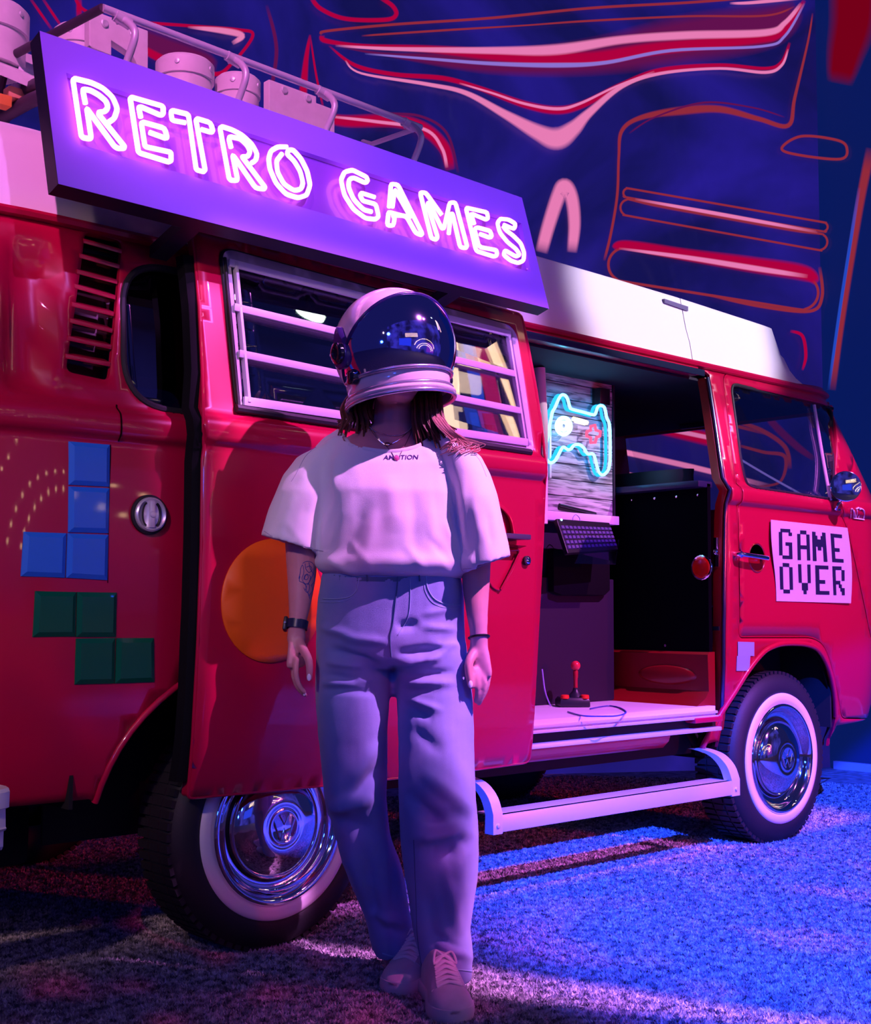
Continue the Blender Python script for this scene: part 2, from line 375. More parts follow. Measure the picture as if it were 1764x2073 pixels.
# big upper swoosh
streak(S8([(140,145,2),(300,170,8),(600,190,40),(900,175,60),(1200,120,80),(1450,80,70),(1540,20,30)]), 6, MAUVE, off=0.006)
streak(S8([(80,105),(95,95),(300,75),(600,55),(900,25),(1200,8),(1400,-8)]), 4, CORAL)
streak(S8([(80,108),(90,125),(200,140,6),(400,150,12),(700,175,24),(900,180,24),(1100,150,22),(1400,120,18),(1480,105,14),(1530,50,10),(1560,0,6)]), 8, REDC)
streak(S8([(120,140,3),(300,150,6),(600,155,12),(800,152,18),(1000,122,14),(1200,108,14),(1440,100,12),(1500,70,8),(1550,10,5)]), 8, PINKC)
streak(S8([(200,110,2),(300,103,3),(500,90,3),(700,78,2),(900,64,3),(1200,50,3),(1440,48,3),(1530,20,2)]), 3, CORAL)
streak(S8([(210,165,2),(400,180,4),(600,195,6),(800,200,8),(950,192,6),(1150,155,5),(1430,142,4),(1500,110,4),(1560,10,3)]), 5, VIOL)
# second wave with the V
streak(S8([(100,140,2),(180,200,6),(300,228,7),(450,240,8),(560,270,8),(700,320,12),(800,338,14),(880,320,12),(1000,260,9),(1120,215,8),(1300,200,6),(1440,210,5),(1490,190,5),(1515,130,4)]), 8, REDC)
streak(S8([(500,255,2),(600,285,3),(700,318,4),(800,334,5),(870,318,4),(980,266,3),(1100,220,3)]), 4, PINKC)
streak(S8([(150,185,2),(200,225,3),(400,258,6),(520,285,8),(640,350,14),(740,405,26),(800,425,36),(850,395,26),(900,345,14),(1000,265,7),(1120,225,5),(1300,210,4),(1440,222,5),(1490,200,4),(1510,150,2)]), 8, PINKC, off=0.034)
# arch below the V
streak(S8([(752,775,20),(775,690,22),(805,600,24),(824,572,26),(846,610,22),(854,690,20),(846,775,16)]), 20, PINKC)
# loops and rules at right
streak(S8([(945,800),(965,720),(985,600),(990,480),(1000,400,6),(1060,360,8),(1180,340,14),(1300,335,12),(1420,365,8),(1510,385,7),(1530,300,5),(1570,130,3),(1585,40,2)]), 4, CORAL)
streak(S8([(1020,410,2),(1100,360,2),(1250,315,3),(1400,330,2),(1500,360,2)]), 2, MAUVE)
streak(S8([(1490,455),(1550,418),(1660,430),(1690,455),(1670,488),(1540,475)]), 4, CORAL, closed=True)
def stadium(x0, y0, x1, y1, r, w, m, wt=None, **kw):    # long rounded loop, its upper side wt wide
    a0 = math.atan2(y1-y0, x1-x0); P = []
    for t in np.linspace(-90, 90, 9): a = a0+math.radians(t); P.append((x1+r*math.cos(a), y1+r*math.sin(a), w))
    for t in (0.75, 0.5, 0.25): P.append((x0+(x1-x0)*t-r*math.sin(a0), y0+(y1-y0)*t+r*math.cos(a0), w))
    for t in np.linspace(90, 270, 9): a = a0+math.radians(t); P.append((x0+r*math.cos(a), y0+r*math.sin(a), w))
    for t in (0.15, 0.5, 0.85): P.append((x0+(x1-x0)*t+r*math.sin(a0), y0+(y1-y0)*t-r*math.cos(a0), wt or w))
    streak(S8(P), w, m, closed=True, n=5, **kw)
stadium(1018,592,1617,696,14,3,CORAL); stadium(1020,637,1605,742,25,3,CORAL, 9); stadium(1010,812,1550,898,52,4,CORAL,10)
streak(S8([(1040,611,3),(1300,657,6),(1600,712,4)]), 4, PINKC)
streak(S8([(975,765,8),(1010,752,16),(1200,782,20),(1400,812,26),(1560,838,26),(1598,870,10)]), 6, REDC)
streak(S8([(990,762,3),(1200,790,7),(1400,822,9),(1570,848,6)]), 5, PINKC)
streak([(1660,540),(1665,600),(1640,630),(1540,620),(1440,598)], 5, CORAL)
streak([(1600,670,4),(1625,680,5),(1632,720,5),(1625,750,3)], 4, REDC)
streak(S8([(1330,10,3),(1400,8,5),(1560,-8,6)]), 5, PINKC)
# left part above the rack
streak([(150,-10),(170,20),(235,40),(380,52),(480,60),(512,72),(470,128),(430,150,8),(330,120,14),(260,80,10)], 5, REDC)
streak([(255,60,20),(300,85,40),(400,125,46),(440,135,20)], 20, MAUVE, off=0.005)
streak([(380,55,3),(450,62,10),(490,72,10),(470,88,6)], 6, PINKC)
streak([(60,-5),(105,60)], 4, REDC); streak([(85,-5),(130,62)], 4, REDC); streak([(160,-5),(160,40)], 9, REDC)
streak([(630,-5),(650,18),(700,38),(780,40),(802,30),(795,12),(770,-5)], 7, REDC)
streak([(628,70,3),(620,120,8),(612,200,14),(600,260,14)], 9, REDC); streak([(628,70,2),(640,150,3),(655,220,3)], 3, REDC)
streak([(650,235,14),(700,245,20),(800,245,22),(860,262,22),(900,300,20),(912,345,16)], 16, REDC); streak([(660,235,3),(760,246,5),(860,262,5),(895,300,5),(905,340,5)], 4, PINKC)
streak([(660,180),(760,225),(850,235),(905,270),(928,350)], 4, MAUVE); streak([(540,10,5),(560,100,6),(545,200,6)], 5, MAUVE)
# rules continued behind the van, seen through its windscreen
streak([(1180,830,16),(1300,856,22),(1440,890,22),(1500,903,18)], 22, REDC); streak([(1180,834,5),(1300,858,7),(1440,887,7),(1500,900,6)], 7, PINKC)
streak([(1180,895,8),(1240,910,9),(1400,945,9),(1560,985,8)], 9, PINKC); streak([(1200,790,3),(1300,818,4),(1420,845,5),(1560,880,5)], 4, CORAL); streak([(1200,945,6),(1300,965,6)], 6, PINKC)
# long uprights at the right corner of the film
streak([(1764,300,16),(1740,420,14),(1705,640,12),(1686,790,10)], 16, CORAL, off=0.004); streak([(1740,380,5),(1702,620,5),(1678,790,4)], 5, BLUEC)
streak([(1730,-40,80),(1728,40,76),(1712,110,60),(1700,170,40)], 60, semis('streak_dark_red', (0.22, 0.0, 0.012), 0.8), off=0.004)
streak([(1525,790,8),(1560,850,12),(1610,900,12),(1650,930,8)], 8, MAUVE); streak([(1480,850,5),(1540,870,7),(1590,905,7),(1600,950,6)], 6, CORAL); streak([(1490,900,4),(1545,915,5),(1590,925,6),(1580,975,4),(1530,985,3)], 4, CORAL); streak([(1450,900,3),(1550,960,3),(1640,1010,3)], 3, VIOL)

# ---- the hall behind the viewer, seen only as reflections: marquee bulbs, light tubes, added glow panels
WARM = emis('bulb_warm', (1.0, 0.66, 0.36), 22)
g = MB()
for r_, n_, z0 in ((1.9, 17, 0.9), (1.45, 15, 0.9), (2.4, 19, 1.3)):
    for k in range(n_):
        a = math.pi*(0.06+0.88*k/(n_-1)); c = Vector((2.0+r_*math.cos(a), -6.4, z0+0.62*r_*math.sin(a)))
        g.lathe([(0.03*math.cos(t), 0.03*math.sin(t)) for t in (math.pi, 2.4, 1.57, 0.8, 0)], c, (0,1,0), 8)
for j in range(4):
    for k in range(12):
        c = Vector((-2.2+0.22*k, -6.6, 3.0+0.20*j)); g.lathe([(0.026*math.cos(t), 0.026*math.sin(t)) for t in (math.pi, 2.4, 1.57, 0.8, 0)], c, (0,1,0), 8)
tagit(g.build('marquee_bulbs', WARM, None), 'rows of small warm marquee bulbs across the hall, mirrored in the paint', 'lights', kind='stuff')

for k_, (xt, xb, w, c, e_, nm) in enumerate(((8.32,7.69,0.15,(1.0,0.66,0.45),6.0,'warm white'),(8.68,8.20,0.08,(0.03,0.10,1.0),2.2,'blue'),(8.88,8.48,0.10,(0.9,0.02,0.25),1.6,'crimson'),(9.12,8.93,0.08,(1.0,0.60,0.38),6.0,'narrow warm white'))):
    sl_ = (xt-xb)/1.4; a_ = xb-sl_*1.1; b_x = xt+sl_*0.6; z0, z1 = 5.8, 8.9
    tagit(MB().rings([[(x_-w, -5.5, z_), (x_+w, -5.5, z_), (x_+w, -5.55, z_), (x_-w, -5.55, z_)] for x_, z_ in ((a_, z0), (b_x, z1))]).build('light_banner', emis('banner_%d' % k_, c, e_), None, smooth=0), nm+' lit banner hanging high in the hall, mirrored in the van windows', 'banner', 'lit banners hanging in the hall')
tagit(MB().lathe([(0,0.01),(0,0.17),(0.05,0.17),(0.05,0.01)], (6.47, -5.5, 8.62), (0,1,0.3), 24).build('ceiling_lamp', emis('panel_white', (0.80,1.0,0.85), 14), None, smooth=0), 'white ceiling lamp of the hall, mirrored in the louvred window', 'ceiling light')
tagit(MB().box((-4.2, -7.4, 1.2), (-1.2, -7.3, 2.8)).build('blue_glow_panel', emis('glow_blue', (0.03,0.06,0.9), 0.9), None, smooth=0), 'large added blue glow panel across the hall, mirrored in the visor', 'glow panel')  # unseen glowing panels added to give the visor blue and violet reflections
tagit(MB().box((2.6, -7.4, 0.6), (5.0, -7.3, 2.4)).build('violet_glow_panel', emis('glow_violet', (0.35,0.05,0.8), 0.6), None, smooth=0), 'added violet glow panel across the hall, mirrored in the visor', 'glow panel')

hw_ = mat('hall_wall_glow', (0.01, 0.01, 0.05), 0.6); nt = hw_.node_tree; b_ = nt.nodes['Principled BSDF']
tc = nt.nodes.new('ShaderNodeTexCoord'); nf = nt.nodes.new('ShaderNodeTexNoise'); nf.inputs['Scale'].default_value = 0.35; nf.inputs['Detail'].default_value = 4
rf = nt.nodes.new('ShaderNodeValToRGB'); rf.color_ramp.elements[0].position = 0.40; rf.color_ramp.elements[1].position = 0.62
rf.color_ramp.elements[0].color = (0.01, 0.008, 0.07, 1); rf.color_ramp.elements[1].color = (0.06, 0.05, 0.55, 1)
nt.links.new(tc.outputs['Object'], nf.inputs['Vector']); nt.links.new(nf.outputs['Fac'], rf.inputs['Fac']); nt.links.new(rf.outputs['Color'], b_.inputs['Emission Color']); b_.inputs['Emission Strength'].default_value = 0.8  # glow added to the unseen hall wall for blue visor reflections
o = MB().box((-11, -8.9, 0), (11, -8.8, 9)).build('wall_front', hw_, None, smooth=0); o['kind'] = 'structure'
# ================================================================ THE VAN
YB = 0.05
_PZ = [0.36,0.40,0.45,0.50,0.58,0.70,0.90,1.10,1.25,1.290,1.298,1.304,1.312,1.325,1.345,1.360,1.368,1.374,1.380,1.392,1.42,1.60,1.75,1.81,1.86]
_PY = [0.105,0.085,0.065,0.050,0.034,0.018,0.005,0.0,0.0,0.002,0.0,-0.008,-0.016,-0.020,-0.020,-0.016,-0.008,0.002,0.010,0.014,0.020,0.058,0.092,0.108,0.125]
def prof(z): return YB+float(np.interp(z, _PZ, _PY))
def x0f(z): return 3.03-0.22*max(0, min(1, (z-1.38)/0.44))
def S(x, z):
    y = prof(z)
    if x < -0.62: y += 0.42*(-0.62-x)**2
    if x > x0f(z): y += 1.25*min(x-x0f(z), 0.5)**2
    if vent_bump: y += scoop(x, z)
    return y
def S2(x, z):
    y = prof(z)
    if x < -0.62: y += 0.42*(-0.62-x)**2
    if x > x0f(z): y += 1.25*min(x-x0f(z), 0.5)**2
    return y
def area(poly): return sum(poly[i-1][0]*poly[i][1]-poly[i][0]*poly[i-1][1] for i in range(len(poly)))/2
def offset(poly, d):                            # d > 0: larger
    poly = [Vector(p).to_2d() for p in poly]
    s_ = 1 if area(poly) > 0 else -1; out = []
    for i in range(len(poly)):
        t = poly[(i+1) % len(poly)]-poly[i-1]
        if t.length < 1e-7: out.append(poly[i]); continue
        t.normalize(); out.append(poly[i]+Vector((t.y, -t.x))*d*s_)
    return out
vent_bump = True
def sstep(a, b, t):
    t = max(0, min(1, (t-a)/(b-a))); return t*t*(3-2*t)
def scoop(x, z):                                # air scoop pressed into the rear pillar
    if x < -0.86 or x > -0.55 or z < 1.37 or z > 1.80: return 0
    xl = -0.80+0.035*(z-1.4)/0.4; xr = -0.70+0.055*(z-1.42)/0.36
    a = sstep(xl-0.012, xl+0.03, x)*(1-sstep(xr-0.006, xr+0.006, x)) if z > 1.41 else sstep(xl-0.012, xl+0.03, x)*(1-sstep(-0.60, -0.585, x))
    b = sstep(1.385, 1.41, z)*(1-sstep(1.72, 1.79, z))
    return 0.040*a*b
def on(px, py, off=0.0):                        # point of the photograph on the van's side (off < 0: proud of it)
    y = YB
    for _ in range(24): p = at(px, py, y); y = 0.5*y+0.5*(S(p.x, p.z)+off)
    return Vector((p.x, y, p.z))
def onx(pts, off=0.0): return [(on(a, b, off).x, on(a, b, off).z) for a, b in pts]
ZR = [0.38,0.42,0.46,0.50,0.54,0.58,0.64,0.70,0.78,0.86,0.94,1.02,1.10,1.18,1.24,1.28,1.292,1.299,1.305,1.312,1.32,1.332,1.345,1.356,1.364,1.370,1.376,1.383,1.395,1.42,1.46,1.50,1.54,1.58,1.62,1.66,1.70,1.74,1.78,1.81,1.84]
def panel(name, outline, holes=(), off=0.0, thick=0.02, m=RED, parent=None, sx=0.04, zr=None, flange=None, surf=None, seg=0.02, bev=0.0):
    sf = surf or S
    loops = [list(outline)]+[list(h) for h in holes]; P = []; E = []
    rows = zr or ZR
    for L in loops:
        L = [Vector(p).to_2d() for p in L]; Q = []
        for i in range(len(L)):
            a, b = L[i], L[(i+1) % len(L)]
            if (b-a).length < 1e-5: continue
            ts = {0.0}
            n = max(1, int((b-a).length/seg))
            for k in range(n): ts.add(k/n)
            if abs(b.y-a.y) > 0.01:
                for z in rows:
                    t = (z-a.y)/(b.y-a.y)
                    if 0.0 < t < 1.0: ts.add(t)
            last = -1
            for t in sorted(ts):
                if (t-last)*(b-a).length < 0.0025 and last >= 0: continue
                Q.append(a+(b-a)*t); last = t
        b0 = len(P); P += Q; n = len(Q); E += [(b0+k, b0+(k+1) % n) for k in range(n)]
    edge = np.array([(p.x, p.y) for p in P])
    x0, x1 = min(p.x for p in P), max(p.x for p in P); z0, z1 = min(p.y for p in P), max(p.y for p in P)
    nx = max(1, int((x1-x0)/sx))
    out = [Vector(p) for p in loops[0]]
    for z in rows:
        if not z0 < z < z1: continue
        for i in range(nx+1):
            x = x0+(x1-x0)*(i+0.5)/(nx+1)
            if not inside((x, z), loops[0]) or any(inside((x, z), h) for h in loops[1:]): continue
            if np.min(np.hypot(edge[:,0]-x, edge[:,1]-z)) < 0.006: continue
            P.append(Vector((x, z)))
    vs, es, fs, _, _, _ = geometry.delaunay_2d_cdt(P, E, [], 0, 1e-6)
    F = []
    for f in fs:
        c = sum((vs[i] for i in f), Vector((0, 0)))/len(f)
        if inside(c, loops[0]) and not any(inside(c, h) for h in loops[1:]): F.append(tuple(f))
    bm = bmesh.new(); fv = [bm.verts.new((v.x, sf(v.x, v.y)+off, v.y)) for v in vs]
    front = []
    for f in F:
        a, b, c = (vs[i] for i in f[:3]); cr = (b-a).cross(c-a)
        f2 = f if cr > 0 else f[::-1]           # normal towards -y
        try: front.append(bm.faces.new([fv[i] for i in f2]))
        except ValueError: pass
    for f in front: f.smooth = True
    be = [e for e in bm.edges if len(e.link_faces) == 1]
    if thick:
        bk = {}
        for v in fv: bk[v] = bm.verts.new(v.co+Vector((0, thick, 0)))
        for f in front:
            g = bm.faces.new([bk[v] for v in reversed(f.verts)]); g.smooth = True
        for e in be:
            f = e.link_faces[0]; vv = list(f.verts); i = vv.index(e.verts[0])
            a, b = (e.verts[0], e.verts[1]) if vv[(i+1) % len(vv)] == e.verts[1] else (e.verts[1], e.verts[0])
            bm.faces.new([b, a, bk[a], bk[b]])
        for e in bm.edges:
            if len(e.link_faces) == 2 and e.calc_face_angle(0) > 0.7: e.smooth = False
        if bev:
            fe = [e for e in be if e.is_valid]
            try: bmesh.ops.bevel(bm, geom=fe, offset=bev, segments=2, affect='EDGES', profile=0.6, clamp_overlap=True)
            except Exception: pass
            for f in bm.faces: f.smooth = True
    bmesh.ops.delete(bm, geom=[v for v in bm.verts if not v.link_faces], context='VERTS')
    me = bpy.data.meshes.new(name); bm.to_mesh(me); bm.free(); me.update()
    return link(name, me, m, parent)

van = empty('camper_van', (1.2, 0.9, 0), 'vintage red camper van with white pop-up roof, sliding door open', 'van')
# ---- wheels
def arcpts(cx, cz, rx, rz, a0, a1, n=24):
    return [(cx+rx*math.cos(math.radians(a0+(a1-a0)*k/n)), cz+rz*math.sin(math.radians(a0+(a1-a0)*k/n))) for k in range(n+1)]
def wheel(xc, yo, zc, far=False, k_=1.0):
    d = -1 if not far else 1
    w = empty('wheel', (xc, yo, zc), None, parent=van)
    ax = Vector((0, d, 0)); o = Vector((xc, yo, zc))
    RO = 0.325
    MB().lathe([(-0.185,0.18),(-0.187,0.24),(-0.182,0.285),(-0.165,0.312),(-0.14,0.322),(-0.09,RO),(-0.04,0.322),(-0.016,0.312),(-0.001,0.285),(0.003,0.262),(0.0,0.2465),(-0.003,0.243),(-0.012,0.20),(-0.05,0.195),(-0.14,0.19),(-0.185,0.18)], o, ax, 96, cap=False).build('tyre', RUBBER, w, smooth=50)
    tr = MB()                                   # tread blocks round the shoulder
    for k in range(72):
        a = 2*math.pi*k/72; u = Vector((math.cos(a), 0, math.sin(a))); t = Vector((-math.sin(a), 0, math.cos(a)))
        for h0, h1 in ((-0.022,-0.06),(-0.068,-0.11),(-0.118,-0.165)):
            tr.obox(o+u*(0.314)+ax*h0-t*0.0095, t*0.019, ax*(h1-h0), u*0.0135)
    tr.build('tread', RUBBER, w, smooth=0)['kind'] = 'stuff'
    MB().lathe([(-0.002,0.2455),(0.004,0.243),(0.0065,0.232),(0.0055,0.220),(0.001,0.2075),(-0.006,0.206),(-0.006,0.244),(-0.002,0.2455)], o, ax, 96, cap=False).build('whitewall', WHITEWALL, w, smooth=60)
    MB().lathe([(-0.02,0.208),(0.004,0.207),(0.010,0.200),(0.006,0.190),(-0.010,0.180),(-0.022,0.176),(-0.03,0.165),(-0.03,0.150)], o, ax, 96, cap=False).build('trim_ring', CHROME, w, smooth=70)
    MB().lathe([(-0.06,0.178),(-0.03,0.174),(-0.035,0.150),(-0.045,0.14),(-0.045,0.02)], o, ax, 72).build('rim', mat('rim_paint', (0.02,0.02,0.025), 0.25, coat=0.5), w, smooth=60)
    hub = MB().lathe([(-0.045,0.142),(-0.018,0.141),(-0.008,0.136),(0.004,0.122),(0.014,0.10),(0.021,0.075),(0.0235,0.056),(0.022,0.052),(0.024,0.0465),(0.025,0.040),(0.0225,0.036),(0.0225,0.004)], o, ax, 96).build('hubcap', CHROME, w, smooth=50)
    e = MB(); y = 0.0215                        # round emblem: V above W inside a ring
    def P(a, b): return o+ax*y+Vector((a, 0, b))
    e.tube([P(0.040*math.cos(t*math.pi/16), 0.040*math.sin(t*math.pi/16)) for t in range(32)], 0.0028, 8, closed=True)
    for L in ([(-0.017,0.034),(0,0.006),(0.017,0.034)], [(-0.034,0.017),(-0.013,-0.034),(0,-0.004),(0.013,-0.034),(0.034,0.017)]):
        e.tube([P(*p) for p in L], 0.003, 8)
    e.build('hubcap_emblem', CHROME, w)
    if k_ != 1.0:
        for c_ in w.children:
            me = c_.data
            for v in me.vertices: v.co = o+(v.co-o)*k_
    return w
wheel(0.0, 0.09, 0.32); wheel(2.41, 0.085, 0.323, k_=1.035); wheel(0.0, 1.73, 0.32, True); wheel(2.40, 1.73, 0.32, True)

# ---- rear side panel with quarter window and air vents
arch_r = arcpts(-0.02, 0.40, 0.50, 0.385, 176, 4, 26)
vent = onx([(172,468),(246,488),(221,771),(133,752)]); vent_r = rounded(vent, 0.02)
qwin = rounded([(-0.50,1.39),(0.66,1.39),(0.66,1.775),(-0.47,1.775)], [0.13,0.12,0.10,0.13], 10)
rear_out = [(-1.32,0.44),(-0.535,0.437)]+arch_r+[(0.50,0.43),(0.79,0.43),(0.79,1.83),(-1.32,1.83)]
body = panel('side_panel', rear_out, [vent_r, qwin], 0.0, 0.012, RED, van, sx=0.025)
# louvres across the vent opening, dark duct behind them
panel('vent_duct', offset(vent_r, 0.02), (), 0.055, 0.003, mat('duct', (0.05,0.006,0.008), 0.35, coat=0.3), van, surf=S2)
L_ = [(164,511),(160,543),(154,573),(149,603),(144,638),(141,667),(136,702),(132,737)]
R_ = [(243,518),(240,546),(236,574),(233,603),(230,636),(227,667),(225,698),(223,728)]
L_ = [(168.5,487.5),(160.5,517.5),(155,549.5),(149.5,579),(145,616),(141,649),(136,684.5),(132,721)]
R_ = [(246,509),(241.5,540),(237.5,571),(233.5,602.5),(230,636),(227.5,670),(225.5,703),(223,738)]
for a, b in zip(L_, R_):
    p = on(*a, -0.002); q = on(*b, -0.002); p.x += 0.001; q.x += 0.001
    r = MB()
    n_ = Vector((0, -1, 0.2)).normalized()
    r.obox(p+Vector((0,0.0,-0.0055)), q-p, Vector((0,0.030,0.012)), Vector((0,-0.001,0.011))).build('vent_louvre', RED, van, smooth=30, bevel=0.0015)
# quarter window glass and rubber
def rim_tube(name, loop, off, r, m, parent, n=8, sf=None):
    sf = sf or S
    pts = [Vector((p[0], sf(p[0], p[1])+off, p[1])) for p in loop]
    return MB().tube(pts, r, n, closed=True).build(name, m, parent)
rim_tube('window_rubber', qwin, 0.004, 0.010, RUBBER, van)
panel('window_glass', qwin, (), 0.012, 0.004, DGLASS, van, sx=0.08)
# seam between the engine side panel and the middle, shut lines
SEAM = mat('seam_shadow', (0.015, 0.0, 0.001), 0.8, spec=0.1)
def seam(pts, off=-0.0006, w=0.0022, dp=0.006, name='seam', m=None):
    q = cat([on(*p) for p in pts], 6); q = [Vector((p.x, S(p.x, p.z)+off, p.z)) for p in q]
    return MB().tube(q, w, 6, flat=0.5).build(name, m or SEAM, van)
seam([(236,820),(244,838),(246,868),(240,893)], w=0.0035)
seam([(224,900),(221,1000),(219,1090),(218,1180)], w=0.0016)
# fuel flap handle: chrome disc with two crescents
fc = on(302, 1042, -0.004)
fh = MB().lathe([(-0.004,0.049),(0.004,0.049),(0.006,0.045),(0.006,0.002)], fc, (0,-1,0), 48).build('filler_lock_seat', RUBBER, van)
ch = MB().lathe([(0.004,0.043),(0.012,0.042),(0.015,0.038),(0.012,0.034),(0.010,0.031),(0.010,0.002)], fc, (0,-1,0), 48).build('filler_lock', mat('satin_chrome', (0.80,0.78,0.82), 0.28, metal=0.55), van)
g = MB()
for s_ in (-1, 1):
    g.tube([fc+Vector((s_*(0.011+0.013*math.cos(t)), -0.0115, 0.028*math.sin(t))) for t in np.linspace(-1.35,1.35,12)], 0.0036, 8, flat=0.5)
g.build('lock_recess', BLACK, van)
g = MB().obox(fc+Vector((-0.007,-0.018,-0.032)), (0.014,0,0), (0,0.008,0), (0,0,0.064)); g.lathe([(0.016,0.009),(0.0215,0.008),(0.0215,0.001)], fc, (0,-1,0), 20)
g.build('lock_grip', MATS['satin_chrome'], van, bevel=0.002)

# ---- gutter, roof rail and sill
def sweep_x(name, xs, sec, m, parent, sm=40):
    # sec(x) -> list of (y, z) ; closed section
    return MB().rings([[Vector((x, y, z)) for y, z in sec(x)] for x in xs]).build(name, m, parent, smooth=sm)
XS = [-1.35+0.07*k for k in range(62)]+[3.0]
def gut(x):
    xx = max(x, -9); y = S(x, 1.82); return [(y+0.02,1.825),(y-0.012,1.835),(y-0.016,1.845),(y-0.012,1.853),(y+0.0,1.856),(y+0.05,1.870),(y+0.05,1.835)]
sweep_x('rain_gutter', XS, gut, RED, van)
def railx(x): y = S(x, 1.80); return [(y+0.004,1.80),(y+0.004,1.832),(y+0.05,1.835),(y+0.05,1.80)]
sweep_x('roof_rail', [0.79+0.06*k for k in range(21)], railx, RED, van)
y_ = prof(1.80)
MB().box((0.62, y_-0.030, 1.806), (1.98, y_+0.012, 1.814)).box((0.62, y_-0.034, 1.790), (1.98, y_-0.028, 1.814)).build('door_track_upper', mat('track_dark', (0.02,0.03,0.06), 0.25, metal=0.4), van, bevel=0.0015)
# sill below the opening: aluminium tread, dark channel, lower bright strip, red sill
MB().box((0.55, 0.075, 0.515), (1.955, 0.60, 0.548)).build('threshold', mat('threshold_sheet', (0.70,0.66,0.78), 0.5), van, bevel=0.003)
MB().box((0.55, 0.062, 0.522), (1.952, 0.082, 0.532)).box((0.55, 0.058, 0.506), (1.952, 0.078, 0.516)).build('threshold_edge', ALU, van, bevel=0.002)
MB().box((0.55, 0.10, 0.47), (1.99, 0.14, 0.515)).build('track_channel', UNDER, van, smooth=0)
MB().box((0.55, 0.062, 0.458), (1.975, 0.105, 0.472)).build('door_track_lower', ALU, van, bevel=0.003)
MB().box((1.80, 0.052, 0.492), (1.97, 0.10, 0.512)).build('track_cover', RED, van, bevel=0.006)
def sill(x): return [(prof(0.455)-0.004,0.458),(prof(0.44),0.43),(prof(0.40)+0.01,0.405),(0.20,0.40),(0.20,0.458)]
sweep_x('sill', [0.45+0.08*k for k in range(17)], sill, RED, van)
MB().box((-0.3, 0.22, 0.36), (2.0, 0.30, 0.44)).build('chassis_rail', UNDER, van, smooth=0)

# ---- front side: pillar, wheel arch surround and door
archf = onx([(1418,1525),(1428,1500),(1455,1455),(1490,1400),(1515,1360),(1540,1328),(1560,1312),(1590,1305),(1635,1307),(1660,1320),(1678,1355),(1688,1400),(1692,1450),(1680,1500),(1678,1510)])
archf = [(p.x, p.y) for p in cat([Vector((a, b)).to_3d() for a, b in archf], 4)]
archf[0] = (archf[0][0], 0.40)
fd = onx([(1463,757),(1480,757)])
door_out = rounded([(1.985,1.795),(2.895,1.80),(2.875,1.35),(2.93,1.10),(2.93,0.50),(2.775,0.50)]+[(2.74,0.62),(2.70,0.74),(2.63,0.815),(2.50,0.83),(1.995,0.805)], [0.05,0.03,0.05,0.08,0.05,0.02,0.06,0.06,0.06,0.05,0.02], 6)
dpx = onx([(1464,757),(1683,815),(1698,1018),(1712,1060),(1762,1300),(1764,1449),(1705,1452),(1697,1400),(1682,1335),(1668,1302),(1645,1289),(1497,1289),(1496,1029),(1478,900)])
_k2 = np.polyfit([dpx[0][1], dpx[13][1], dpx[12][1], dpx[11][1]], [dpx[0][0], dpx[13][0], dpx[12][0], dpx[11][0]], 2)
for _i in (0, 13, 12, 11): dpx[_i] = (float(np.polyval(_k2, dpx[_i][1])), dpx[_i][1])
door_out = rounded(dpx, [0.05,0.03,0.06,0.08,0.10,0.03,0.03,0.10,0.06,0.06,0.05,0.02,0,0.2], 5)
win_px = onx([(1479,776),(1681,826),(1699,1013),(1517,986),(1500,930)])
win_f = rounded(win_px, [0.05,0.03,0.025,0.045,0.2], 6)
_arch_z = [p[1] for p in archf]
fx1 = 3.42
front_out = [(1.90,0.43)]+[(1.905,0.62),(1.895,0.9),(1.90,1.10),(1.905,1.285),(1.935,1.30),(1.94,1.37),(1.925,1.40),(1.90,1.60),(1.865,1.75),(1.83,1.825)]
bx = on(1428,750).x
pil = onx([(1455,1512),(1462,1400),(1474,1250),(1478,1120),(1472,1000),(1462,900),(1447,800),(1432,752)])
_k = np.polyfit([p[1] for p in pil], [p[0] for p in pil], 3)
pil_top = [(float(np.polyval(_k, z)), float(z)) for z in np.linspace(pil[0][1], pil[-1][1], 14)]
front_out = pil_top[:-1]+[(pil_top[-1][0],1.81),(pil_top[-1][0]-0.04,1.83),(fx1-0.22,1.83),(fx1,1.38),(fx1,0.44),(archf[-1][0]+0.02,0.42)]+archf[::-1]+[(pil_top[0][0]-0.01,0.41)]
grow = lambda poly, d: [Vector(p)+Vector((b.y-a.y, a.x-b.x)).normalized()*(-d) for a, p, b in [(Vector(poly[i-1]), Vector(poly[i]), Vector(poly[(i+1) % len(poly)])) for i in range(len(poly))]]
door_hole = offset(door_out, 0.006)
panel('front_panel', front_out, [door_hole], 0.0, 0.012, RED, van, sx=0.03)
def Sin(x, z): return S(x, z)+0.022
panel('door_jamb', front_out, [offset(win_f, 0.03)], 0.026, 0.004, SEAM, van, sx=0.08)
fdoor = panel('front_door', door_out, [win_f], 0.0, 0.02, RED, van, sx=0.03)
rim_tube('door_edge', door_out, 0.0022, 0.003, RED, fdoor)
panel('window_glass', win_f, (), 0.010, 0.004, GLASS, fdoor, sx=0.08)
rim_tube('window_rubber', win_f, 0.002, 0.007, RUBBER, fdoor)
q = [on(1648,820), on(1656,870), on(1667,935), on(1681,1012)]
MB().tube(cat([p+Vector((0,-0.002,0)) for p in q], 6), 0.007, 8).build('vent_window_bar', LIGHTALU, fdoor)
q = cat([on(1420,1522,-0.003), on(1455,1455,-0.003), on(1490,1400,-0.003), on(1515,1360,-0.003), on(1540,1328,-0.003), on(1560,1312,-0.003), on(1590,1303,-0.003), on(1636,1305,-0.003), on(1662,1319,-0.003), on(1681,1356,-0.003), on(1691,1400,-0.003), on(1694,1450,-0.003)], 6)
